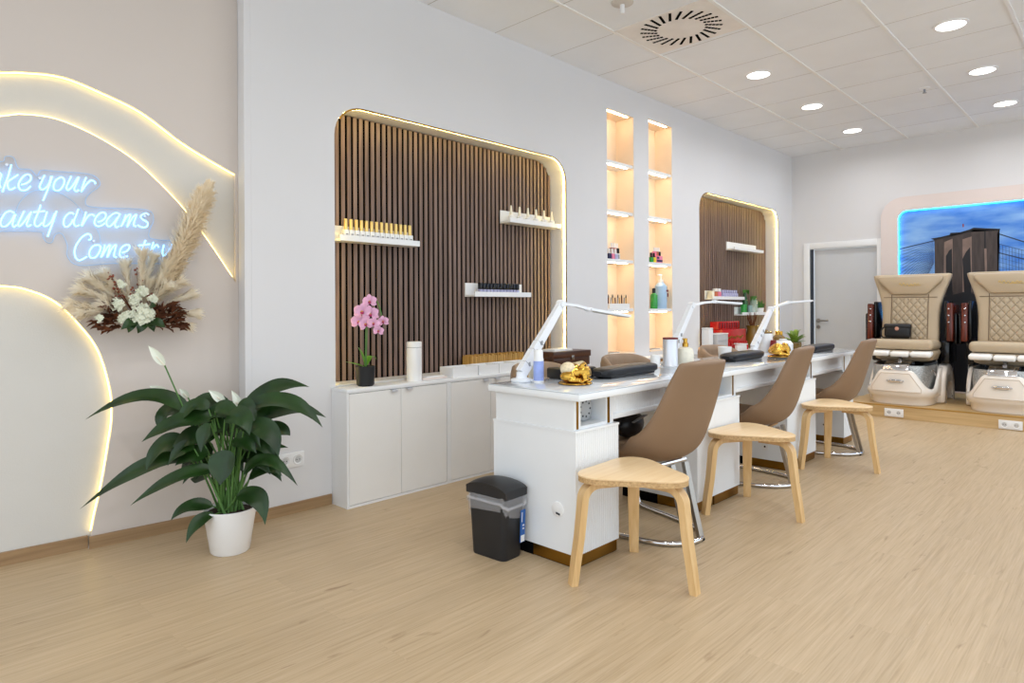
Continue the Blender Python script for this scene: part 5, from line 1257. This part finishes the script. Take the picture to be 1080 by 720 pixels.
t = thing('spray_bottle', 'slim periwinkle and white spray bottle on the near desk corner', 'bottle', (2.395, 2.148, TZ))
MB().lathe([(0, 0), (0.0245, 0), (0.026, 0.003), (0.026, 0.012), (0, 0.012)], 22).obj('foot', 'white_plastic', t)
MB().lathe([(0.0258, 0.0122), (0.0258, 0.105), (0.025, 0.108), (0, 0.108)], 22).obj('label_band', 'periwinkle', t)
MB().lathe([(0.0255, 0.1082), (0.025, 0.118), (0.0225, 0.124), (0.0225, 0.155), (0.019, 0.163), (0, 0.164)], 22).obj('cap', 'white_plastic', t)
t = thing('dish', 'little white round dish between the lamp foot and the spray bottle', 'dish', (2.420, 2.190, TZ)); MB().lathe([(0, 0), (0.030, 0), (0.034, 0.010), (0.031, 0.012), (0.028, 0.006), (0, 0.005)], 22).obj('dish', 'white_plastic', t)
t = thing('dark_bottle', 'small navy bottle behind the spray bottle on the near desk', 'bottle', (2.475, 2.222, TZ)); MB().lathe([(0, 0), (0.018, 0), (0.019, 0.004), (0.019, 0.044), (0.009, 0.05), (0, 0.05)], 16).obj('body', 'navy', t); MB().lathe([(0.010, 0.0505), (0.010, 0.068), (0, 0.07)], 12).obj('cap', 'black_gloss', t)
t = thing('canister', 'plain white canister behind the lamp foot, at the back edge of the near desk', 'canister', (2.50, 2.272, TZ)); MB().lathe([(0, 0), (0.030, 0), (0.031, 0.004), (0.031, 0.105), (0, 0.107)], 22).obj('body', 'lotion', t); MB().lathe([(0.032, 0.1075), (0.032, 0.122), (0.028, 0.126), (0, 0.126)], 22).obj('lid', 'white_plastic', t)
t = thing('tool_case', 'black case of brushes and files lying on the near desk', 'tool case', (2.70, 2.185, TZ), -0.2)
MB().b2(-0.125, 0.125, -0.06, 0.06, 0, 0.055, 0.010).obj('case', 'black_leather', t)
b = MB()
for k in range(7):
    y = -0.04 + 0.013 * k; b.tube([(-0.10 + 0.01 * k, y, 0.060), (0.06 + 0.008 * k, y + 0.004, 0.070 + 0.004 * (k % 3))], 0.0042, 6)
b.obj('brushes', 'brush_hair', t)
t = thing('cylinder_holder', 'shiny silver cylinder with a dark red rim on the middle desk', 'holder', (3.585, 2.115, TZ))
MB().lathe([(0, 0), (0.049, 0), (0.050, 0.006), (0.046, 0.012), (0.046, 0.170), (0, 0.170)], 36).obj('body', 'silver', t); MB().lathe([(0.047, 0.1702), (0.047, 0.180), (0.042, 0.180), (0.040, 0.172), (0, 0.172)], 36).obj('rim', 'dark_red', t)
t = thing('tissue_roll', 'white roll standing just left of the silver cylinder', 'roll', (3.50, 2.17, TZ)); MB().lathe([(0.012, 0), (0.029, 0), (0.030, 0.003), (0.030, 0.072), (0.029, 0.075), (0.012, 0.075)], 24).obj('paper', 'white_plastic', t); MB().lathe([(0.0115, 0.002), (0.0115, 0.074)], 16).obj('core', 'bamboo', t)
t = thing('lotion_bottle', 'round cream lotion bottle with a gold pump beside the silver cylinder', 'bottle', (3.715, 2.085, TZ))
MB().lathe([(0, 0), (0.048, 0), (0.052, 0.006), (0.052, 0.085), (0.044, 0.108), (0.020, 0.118), (0, 0.118)], 28).obj('body', 'lotion', t)
MB().lathe([(0.019, 0.1185), (0.019, 0.142), (0.013, 0.145), (0.013, 0.172), (0, 0.174)], 18).box((-0.014, 0, 0.168), (0.03, 0.012, 0.010), None, 0.003).obj('pump', 'gold', t)
t = thing('phone', 'flat black phone lying in front of the lotion bottle', 'phone', (3.62, 1.99, TZ), 0.3); MB().b2(-0.07, 0.07, -0.034, 0.034, 0, 0.007, 0.003).obj('body', 'black_plastic', t); MB().b2(-0.066, 0.066, -0.031, 0.031, 0.0072, 0.0082).obj('screen', 'black_gloss', t)
t = thing('white_cup', 'small white tub at the back of the middle desk, left of the low taupe chair', 'tub', (4.62, 2.265, TZ)); MB().lathe([(0, 0), (0.046, 0), (0.050, 0.07), (0.046, 0.07), (0.042, 0.006), (0, 0.006)], 24).obj('cup', 'white_plastic', t); MB().lathe([(0, 0.05), (0.0445, 0.05), (0, 0.056)], 20).obj('cotton', 'towel', t)
t = thing('canister', 'tall white canister with a gold lid on the far desk, right of the lamp', 'canister', (5.24, 2.215, TZ)); MB().lathe([(0, 0), (0.050, 0), (0.052, 0.004), (0.052, 0.150), (0, 0.150)], 28).obj('body', 'pot_white', t); MB().lathe([(0.050, 0.1505), (0.050, 0.166), (0.02, 0.170), (0.015, 0.182), (0, 0.184)], 28).obj('lid', 'amber', t)
t = thing('jar', 'round white jar behind the plain gold frog', 'jar', (5.28, 2.09, TZ)); MB().lathe([(0, 0), (0.062, 0), (0.075, 0.02), (0.075, 0.07), (0.055, 0.095), (0, 0.10)], 28).obj('body', 'pot_white', t); MB().lathe([(0.03, 0.1005), (0.028, 0.108), (0, 0.110)], 20).obj('lid', 'white_plastic', t)
for k, (x, y, h_) in enumerate(((5.44, 2.20, 0.155), (5.53, 2.21, 0.15))):
    t = thing('amber_bottle', 'amber glass bottle behind the white jar, %s of the pair' % ('left' if k == 0 else 'right'), 'bottle', (x, y, TZ)); MB().lathe([(0, 0), (0.034, 0), (0.036, 0.004), (0.036, h_ - 0.04), (0.016, h_ - 0.02), (0, h_ - 0.02)], 20).obj('body', 'amber', t); MB().lathe([(0.017, h_ - 0.0195), (0.017, h_ + 0.01), (0, h_ + 0.012)], 14).obj('cap', 'gold', t)
t = thing('red_box', 'small red wedge-shaped box between the lamp and the white canister', 'box', (5.17, 2.13, TZ), 0.2); MB().prism([(-0.045, 0), (0.045, 0), (0.045, 0.10), (0.02, 0.10)], -0.02, 0.02, 'Y', 0.002).obj('body', 'dark_red', t); MB().b2(0.0455, 0.0475, -0.012, 0.012, 0.02, 0.09).obj('edge_tape', 'red', t)
t = thing('succulent', 'small succulent with curling leaves at the back of the far desk', 'plant', (5.83, 2.21, TZ)); MB().lathe([(0, 0), (0.05, 0), (0.062, 0.03), (0.058, 0.055), (0.052, 0.05), (0, 0.045)], 22).obj('bowl', 'amber', t)
b = MB()
for k in range(20):
    a = k * 2.4; r = 0.06 + 0.085 * ((k * 7) % 10) / 10; zt = 0.16 - 0.10 * (r - 0.06) / 0.085
    strap_leaf(b, (0.015 * math.cos(a), 0.015 * math.sin(a), 0.045), (r * 0.6 * math.cos(a), r * 0.6 * math.sin(a), zt * 0.9), (r * math.cos(a), r * math.sin(a), zt), 0.020, 0.3, 6)
b.obj('leaves', 'succulent', t)

# ================================================================== BIN
t = thing('trash_bin', 'black swing-lid bin with a clear liner at the end of the near desk', 'bin', (2.130, 2.18, 0), 0.06)
def rr(w, d, z, r=0.03, n=5): return [(x, y, z) for x, y in rrect(-w / 2, w / 2, -d / 2, d / 2, r, (1, 1, 1, 1), n)]
# long side runs along y
MB().loft([rr(0.128, 0.205, 0), rr(0.132, 0.21, 0.008), rr(0.150, 0.238, 0.285), rr(0.144, 0.232, 0.285), rr(0.126, 0.205, 0.02)], cap0=True, cap1=True).obj('body', 'black_plastic', t)
lid = MB(); R = []
for i in range(15):
    u = -1 + 2 * i / 14; y = 0.125 * u; hz = 0.040 + 0.032 * (1 - u * u) ** 0.7
    ring = []
    for k in range(14):
        a = PI * k / 13; w_ = 0.080
        ring.append((-w_ * math.cos(a) if abs(math.cos(a)) < 0.8 else -w_ * math.copysign(1, math.cos(a)) * (0.92 + 0.08 * (1 - abs(math.cos(a))) * 5), y, 0.283 + hz * (math.sin(a) ** 0.25 if 0 < k < 13 else 0)))
    R.append(ring)
lid.loft(R).obj('lid', 'black_plastic', t, angle=45)
R = []
for j, (sc, z) in enumerate(((1.012, 0.287), (1.05, 0.283), (1.055, 0.262), (1.03, 0.225), (1.022, 0.205))):
    ring = []
    for i, (x, y, _) in enumerate(rr(0.150, 0.238, 0, 0.03, 8)):
        wob = 0.006 * math.sin(i * 1.9 + j) + 0.004 * math.sin(i * 3.7)
        drop = (0.022 * math.sin(i * 0.33 + 1.0) + 0.012 * math.sin(i * 1.1)) * (j / 4)
        f = sc + (wob * 2 if 0 < j else 0)
        ring.append((x * f, y * f, z + drop * 1.2))
    R.append(ring)
MB().loft(R, cap0=False, cap1=False).obj('liner', 'bag_film', t)
R = [(x * 1.075, y * 1.06, 0.252 + 0.012 * math.sin(i * 0.35 + 2) + 0.004 * math.sin(i * 1.7)) for i, (x, y, _) in enumerate(rr(0.150, 0.238, 0, 0.03, 8))]
MB().tube(R, 0.007, 7, closed=True).obj('liner_roll', 'bag_film', t)
st_ = MB().b2(-0.0, 0.032, -0.1195, -0.116, 0.075, 0.225).obj('sticker', 'blue_label', t, smooth=False); st_.location = (0.026, 0.0, 0.0); st_.rotation_euler = (0.045, 0, 0)
MB().b2(0.003, 0.029, -0.1205, -0.1196, 0.077, 0.108).b2(0.006, 0.010, -0.1205, -0.1196, 0.17, 0.215).b2(0.014, 0.024, -0.1205, -0.1196, 0.135, 0.142).b2(0.014, 0.024, -0.1205, -0.1196, 0.150, 0.157).obj('white_print', 'white_plastic', st_, smooth=False)

# ================================================================== PEACE LILY
PC = Vector((1.283, 3.128, 0))
t = thing('peace_lily', 'large peace lily with dark green leaves in a white pot', 'plant', PC)
MB().lathe([(0, 0.0), (0.082, 0.0), (0.088, 0.006), (0.118, 0.205), (0.114, 0.207), (0.109, 0.185), (0, 0.185)], 40).obj('pot', 'pot_white', t)
MB().lathe([(0, 0.187), (0.1085, 0.187), (0.06, 0.195), (0, 0.197)], 26).obj('soil', 'soil', t)
def lp(cx, cy, dd=0.0): return RT * ((cx - 405) / 628.0) + FW * dd + UP * (1.15 - (cy + 75) / 628.0)
LV_ = [  # base, middle, tip (as seen from the front), half width, depth at base and tip
    ((292, 232), (175, 180), (15, 243), .042, -.02, -.10), ((278, 228), (205, 238), (196, 300), .050, .05, .02), ((376, 246), (285, 252), (198, 302), .052, -.06, -.16),
    ((292, 368), (175, 388), (15, 494), .046, -.03, -.14), ((285, 352), (195, 366), (118, 384), .034, .06, .10), ((285, 312), (222, 330), (190, 392), .050, -.04, -.10),
    ((388, 392), (300, 402), (188, 470), .038, -.10, -.22), ((440, 228), (530, 166), (632, 164), .048, .03, .06), ((448, 225), (585, 200), (694, 274), .046, -.02, -.06),
    ((475, 275), (565, 232), (672, 264), .050, .06, .12), ((470, 262), (548, 282), (582, 350), .048, -.08, -.14), ((418, 246), (475, 238), (505, 284), .050, -.10, -.16),
    ((462, 412), (540, 366), (632, 434), .034, -.06, -.12), ((458, 440), (508, 408), (552, 432), .034, .02, .04), ((448, 470), (520, 470), (550, 536), .046, -.09, -.17),
    ((430, 372), (490, 350), (558, 354), .034, .06, .10), ((378, 500), (315, 496), (274, 528), .034, -.08, -.14), ((388, 520), (350, 538), (330, 584), .032, -.10, -.18),
    ((392, 236), (340, 202), (278, 206), .046, .03, .02), ((420, 330), (424, 376), (424, 424), .060, -.12, -.17), ((386, 254), (372, 284), (370, 330), .032, -.13, -.17),
    ((470, 290), (482, 318), (455, 360), .060, .05, .05), ((330, 330), (296, 332), (262, 374), .038, -.10, -.13), ((340, 420), (300, 440), (262, 446), .034, .04, .08),
    ((350, 300), (330, 250), (300, 215), .050, .10, .13), ((430, 280), (450, 230), (500, 200), .050, .10, .14), ((400, 270), (395, 235), (372, 205), .046, .05, .08),
    ((360, 350), (320, 350), (280, 375), .052, -.07, -.12), ((440, 330), (470, 330), (520, 352), .048, -.02, .02), ((330, 380), (285, 380), (240, 420), .052, .03, .05),
    ((380, 300), (340, 300), (300, 330), .056, -.04, -.06), ((445, 300), (400, 290), (350, 310), .056, .04, .03), ((480, 320), (530, 300), (560, 320), .050, .08, .12), ((440, 500), (470, 490), (500, 520), .030, .03, .05)]
random.seed(21)
for k in range(22):   # the crowded inner leaves
    cx_, cy_ = random.uniform(285, 500), random.uniform(215, 430); d_ = 1 if cx_ > 395 else -1; ln = random.uniform(55, 105); dd_ = random.uniform(-.12, .14)
    LV_.append(((cx_ - d_ * ln * 0.35, cy_ - 5), (cx_ + d_ * ln * 0.1, cy_ - 12), (cx_ + d_ * ln * 0.6, cy_ + random.uniform(20, 60)), random.uniform(.036, .054), dd_, dd_ - 0.03))
fo = MB(); sm_ = MB()
for (b_, m_, t_, w_, d0, d1) in LV_:
    B, Mi, T = lp(*b_, d0), lp(*m_, (d0 + d1) / 2), lp(*t_, d1)
    strap_leaf(fo, B, Mi, T, w_ * 1.0, 0.28, 16, (UP * 0.75 - FW * 0.65).normalized(), 0.10, 0.72)
    r0 = Vector((random.uniform(-.05, .05), random.uniform(-.05, .05), 0.19)); c_ = Vector((r0.x * 0.5 + B.x * 0.5, r0.y * 0.5 + B.y * 0.5, max(0.2, B.z * 0.75)))
    sm_.tube([r0 * (1 - u) ** 2 + c_ * (2 * u * (1 - u)) + B * u * u for u in (0, .2, .4, .6, .8, 1)], [0.0058, 0.0052, 0.0048, 0.0044, 0.004, 0.003], 6)
fo.obj('leaves', 'leaf', t, angle=80); sm_.obj('leaf_stalks', 'stem', t)
for (a_, b_, tip, w_, dd) in (((300, 270), (222, 92), (180, 32), .020, -.03), ((285, 260), (215, 184), (162, 155), .020, .03), ((400, 260), (385, 206), (342, 168), .020, .02), ((436, 270), (440, 232), (414, 168), .020, .01), ((292, 255), (262, 195), (242, 166), .016, .06)):
    A0, B, T = Vector((0, 0, 0.19)), lp(*b_, dd), lp(*tip, dd - .02); Mi = (B + T) / 2 + RT * 0.006
    f = MB(); strap_leaf(f, B, Mi, T, w_, 0.55, 9, (-FW + UP * 0.2).normalized(), 0.0, 0.8); o = f.obj('flower', 'spathe', t)
    MB().tube([B + UP * 0.002 - FW * 0.004, B + (T - B) * 0.45 - FW * 0.008], [0.004, 0.003], 6).obj('spadix', 'lotion', o)
    q = lp(*a_, dd); MB().tube(smooth_path([A0, A0 * 0.5 + q * 0.5, q, B], 4), 0.0036, 6).obj('flower_stalk', 'stem', o)

# ================================================================== NEON SIGN
NS = NEON_STROKES
t = thing('neon_sign', 'ice blue neon script sign on a clear backing on the beige wall', 'neon sign', TO, TH)
YN = -0.024
for st_ in NS:
    pass
def word(strokes, name):
    b = MB()
    for s_ in strokes: b.tube(smooth_path([(x, YN, z) for x, z in s_], 5), 0.0035, 7)
    return b.obj(name, 'neon', t)
# the sign reads: Make your / beauty dreams / Come true
extra_M = [[(-0.455, 1.655), (-0.435, 1.73), (-0.425, 1.78), (-0.415, 1.73), (-0.41, 1.69), (-0.39, 1.74), (-0.37, 1.785), (-0.372, 1.74), (-0.378, 1.68)]]
extra_be = [[(-0.43, 1.63), (-0.445, 1.57), (-0.45, 1.525), (-0.425, 1.53), (-0.41, 1.56), (-0.425, 1.58), (-0.44, 1.565)], [(-0.395, 1.55), (-0.37, 1.56), (-0.355, 1.585), (-0.37, 1.59), (-0.385, 1.57), (-0.39, 1.54), (-0.375, 1.525), (-0.35, 1.535)]]
word(extra_M + NS[0:4], 'word'); word(NS[4:11], 'word'); word(extra_be + NS[11:19], 'word'); word(NS[19:30], 'word'); word(NS[30:36], 'word'); word(NS[36:], 'word')
BK = [(-0.50, 1.60), (-0.50, 1.80), (-0.44, 1.83), (-0.33, 1.81), (-0.315, 1.835), (-0.285, 1.835), (-0.268, 1.79), (-0.225, 1.79), (-0.2, 1.765), (-0.183, 1.792), (-0.126, 1.795), (-0.007, 1.80), (0.036, 1.785), (0.046, 1.75), (0.004, 1.705), (-0.012, 1.675), (0.0, 1.645), (0.094, 1.645), (0.2, 1.652), (0.268, 1.645), (0.28, 1.60), (0.265, 1.56), (0.258, 1.52), (0.289, 1.505), (0.42, 1.50), (0.445, 1.46), (0.44, 1.40), (0.355, 1.385), (0.101, 1.375), (-0.04, 1.360), (-0.085, 1.40), (-0.085, 1.45), (-0.106, 1.505), (-0.132, 1.50), (-0.145, 1.463), (-0.165, 1.462), (-0.178, 1.484), (-0.186, 1.508), (-0.268, 1.505), (-0.40, 1.495), (-0.50, 1.50)]
o = plate('acrylic_backing', [(p.x, p.y) for p in smooth_path([(x, z, 0) for x, z in BK], 4, True)], [], YN + 0.006, YN + 0.011, 'acrylic', t)
MB().tube([(p.x, YN + 0.0085, p.y) for p in smooth_path([(x, z, 0) for x, z in BK], 4, True)], 0.0022, 5, closed=True).obj('backing_edge', 'acrylic_lit_edge', t)
MB().tube(smooth_path([(-0.28, -0.012, 1.585), (-0.262, -0.012, 1.64), (-0.22, -0.012, 1.69), (-0.16, -0.012, 1.705), (-0.10, -0.012, 1.69), (-0.04, -0.012, 1.64), (-0.015, -0.012, 1.595)], 6), 0.0016, 5).tube(smooth_path([(0.03, -0.012, 1.55), (0.045, -0.012, 1.51), (0.05, -0.012, 1.465)], 5), 0.0016, 5).obj('cable', mat('clear_cable', (190, 210, 225), 0.3), t)
for x, z in ((-0.19, 1.755), (-0.31, 1.80), (0.24, 1.62), (0.02, 1.48), (0.4, 1.42)): MB().lathe([(0.006, 0.0), (0.006, 0.019)], 10, (x, -0.0005, z), rot=rot(PI / 2)).obj('standoff', 'silver', t)

# ================================================================== DRIED FLOWERS
t = thing('dried_bouquet', 'dried bouquet with a tall pampas plume hanging on the beige wall', 'dried flowers', (TO[0], TO[1], 0), TH)
def plume(b, path, rad, n, hl, up=0.6, w=0.0016):
    P = smooth_path(path, 8); m = len(P)
    for k in range(n):
        u = random.random(); i = min(m - 2, int(u * (m - 1))); p = P[i].lerp(P[i + 1], u * (m - 1) - i); tg = (P[i + 1] - P[i]).normalized()
        a = random.uniform(0, 2 * PI); o1 = tg.orthogonal().normalized(); d = Quaternion(tg, a) @ o1
        r = rad(u) * random.uniform(0.5, 1.0); q = p + d * r * 0.62 + tg * hl * up * random.uniform(0.3, 0.8); e = q + d * r * 0.5 + tg * hl * random.uniform(0.2, 0.7) - UP * 0.006
        s_ = tg.cross(d).normalized() * w * random.uniform(0.7, 1.5)
        if q.y > -0.05: q.y = -0.05
        if e.y > -0.05: e.y = -0.05
        b.tri(p - s_, p + s_, q + s_ * 1.3, q - s_ * 1.3); b.tri(q - s_ * 1.3, q + s_ * 1.3, e)
b = MB(); pth = [(0.30, -0.07, 1.24), (0.345, -0.10, 1.36), (0.40, -0.115, 1.50), (0.46, -0.12, 1.66), (0.515, -0.11, 1.79)]
plume(b, pth, lambda u: (0.022 + 0.062 * math.sin(PI * (0.12 + 0.80 * u)) ** 0.8) * (1 if u < 0.9 else 0.55), 5200, 0.055, 0.5, 0.0026); b.obj('tall_plume', 'pampas_pale', t, smooth=False)
MB().tube(smooth_path(pth, 5), [0.005] * 21, 6).obj('tall_stalk', 'pampas', t)
C0 = Vector((0.20, -0.06, 1.09))
fans = [((-0.03, 1.24), .05), ((0.0, 1.29), .05), ((-0.07, 1.17), .05), ((-0.04, 1.14), .045), ((0.06, 1.31), .05), ((0.14, 1.36), .045), ((0.20, 1.41), .045), ((0.26, 1.40), .045), ((0.31, 1.36), .05), ((0.37, 1.28), .05), ((0.42, 1.22), .04), ((0.44, 1.13), .035), ((0.10, 1.25), .045), ((0.24, 1.27), .05), ((0.30, 1.25), .05), ((0.06, 1.17), .05), ((0.40, 1.07), .03)]
b = MB()
for (x, z), r in fans:
    T = Vector((x, random.uniform(-0.15, -0.07), z)); Bp = C0 + Vector((random.uniform(-.03, .03), 0, random.uniform(0, .03))); mid = Bp.lerp(T, 0.5) + UP * 0.012
    plume(b, [Bp.lerp(T, 0.25), mid.lerp(T, 0.3), T.lerp(mid, 0.2), T], lambda u, r=r: 1.15 * r * (0.35 + 0.65 * u), 420, 0.055, 0.9, 0.0019)
b.obj('pampas_fans', 'pampas', t, smooth=False)
b = MB()
for k in range(300):
    ang = random.uniform(-0.35, PI + 0.35); rr_ = random.uniform(0.02, 0.185) * (1.0 if abs(math.cos(ang)) > 0.5 else 0.8); c_ = C0 + Vector((rr_ * math.cos(ang) * 1.02, random.uniform(-0.09, -0.02), rr_ * math.sin(ang) * 0.62 - 0.015))
    if abs(c_.x - 0.18) < 0.065 and c_.z < 1.17: continue
    d = Vector((math.cos(ang), random.uniform(-.6, .3), math.sin(ang) + random.uniform(-.4, .4))).normalized(); l = random.uniform(0.03, 0.06)
    c2 = c_ + d * l
    if c2.y > -0.006: c2.y = -0.006
    strap_leaf(b, c_, c_.lerp(c2, 0.5) + Vector((0, -0.008, 0.006)), c2, random.uniform(0.011, 0.021), 0.6, 4, UP if abs(d.z) < 0.8 else Vector((1, 0, 0)), 0.3)
b.obj('brown_leaves', 'dry_brown', t, angle=80)
b = MB(); bb = MB()
for (x, z) in ((0.075, 1.31), (0.09, 1.27), (0.10, 1.235), (0.185, 1.335), (0.20, 1.29), (0.205, 1.25), (0.31, 1.345), (0.165, 1.24), (0.12, 1.21), (0.24, 1.22)):
    e = Vector((x, -0.105, z)); b.tube([C0, C0.lerp(e, 0.6) + Vector((0, -0.02, 0)), e], 0.0015, 5)
    for q in range(7): bb.ball(e + Vector((random.uniform(-.012, .012), random.uniform(-.012, .012), random.uniform(-.028, .016))), random.uniform(0.003, 0.0062), 7, 5)
b.obj('berry_stalks', 'dry_brown', t); bb.obj('berries', 'dry_rust', t)
def floret(b, c, r):
    f = Vector((random.uniform(-.5, .5), -1, random.uniform(-.2, .7))).normalized(); u = f.orthogonal().normalized(); v = f.cross(u)
    for q in range(4):
        a = q * PI / 2 + 0.5; d = u * math.cos(a) + v * math.sin(a); s_ = u * math.cos(a + PI / 2) + v * math.sin(a + PI / 2)
        b.tri(c, c + d * r * 0.6 - s_ * r * 0.45 + f * 0.002, c + d * r + f * 0.003, c + d * r * 0.6 + s_ * r * 0.45 + f * 0.002)
for cx, cz, n, sp, nm in ((0.195, 1.115, 120, 0.055, 'hydrangea'), (0.135, 1.105, 60, 0.035, 'hydrangea'), (0.09, 1.175, 36, 0.026, 'white_blossom'), (0.165, 1.195, 26, 0.022, 'white_blossom'), (0.195, 1.235, 34, 0.028, 'white_blossom'), (0.24, 1.20, 14, 0.018, 'white_blossom'), (0.02, 1.11, 10, 0.014, 'white_blossom'), (0.11, 1.27, 12, 0.015, 'white_blossom')):
    b = MB()
    for k in range(n):
        v = Vector((random.gauss(0, .5), -abs(random.gauss(0, .5)), random.gauss(0, .45)));
        if v.length > 1: v.normalize()
        floret(b, Vector((cx, -0.150, cz)) + v * sp, random.uniform(0.010, 0.015))
    b.obj(nm, 'hydrangea', t, smooth=False)
b = MB()
for (bx, bz, tx, tz, w_) in ((0.17, 1.10, 0.10, 1.055, .022), (0.20, 1.09, 0.17, 1.035, .024), (0.22, 1.09, 0.29, 1.06, .024), (0.21, 1.09, 0.24, 1.04, .02), (0.22, 1.15, 0.245, 1.175, .016), (0.15, 1.09, 0.13, 1.04, .02)):
    strap_leaf(b, (bx, -0.15, bz), ((bx + tx) / 2, -0.195, (bz + tz) / 2 + 0.008), (tx, -0.185, tz), w_, 0.3, 8, Vector((0, -0.8, 0.5)))
b.obj('green_leaves', 'leaf', t, angle=80)
MB().tube([C0 + Vector((0, 0.056, 0.02)), C0 + Vector((0, -0.02, 0.0))], 0.006, 8).obj('wall_hook', 'steel', t)
# ================================================================== LIGHT AND CAMERA
w = bpy.data.worlds.new('daylight'); S.world = w; w.use_nodes = True
bg = w.node_tree.nodes['Background']; bg.inputs['Color'].default_value = (0.80, 0.905, 1.0, 1); bg.inputs['Strength'].default_value = 1.8
cam = bpy.data.cameras.new('camera'); co = bpy.data.objects.new('camera', cam); COL.objects.link(co)
cam.sensor_width = 36; cam.lens = 686.4 / 1080 * 36; cam.shift_y = -35.9 / 1080; cam.clip_start = 0.02; cam.clip_end = 100
co.matrix_world = Matrix.Translation((0, 0, 1.15)) @ Matrix.Rotation(math.radians(44.2 - 90), 4, 'Z') @ Matrix.Rotation(PI / 2, 4, 'X') @ Matrix.Rotation(math.radians(-0.29), 4, 'Z')
S.camera = co
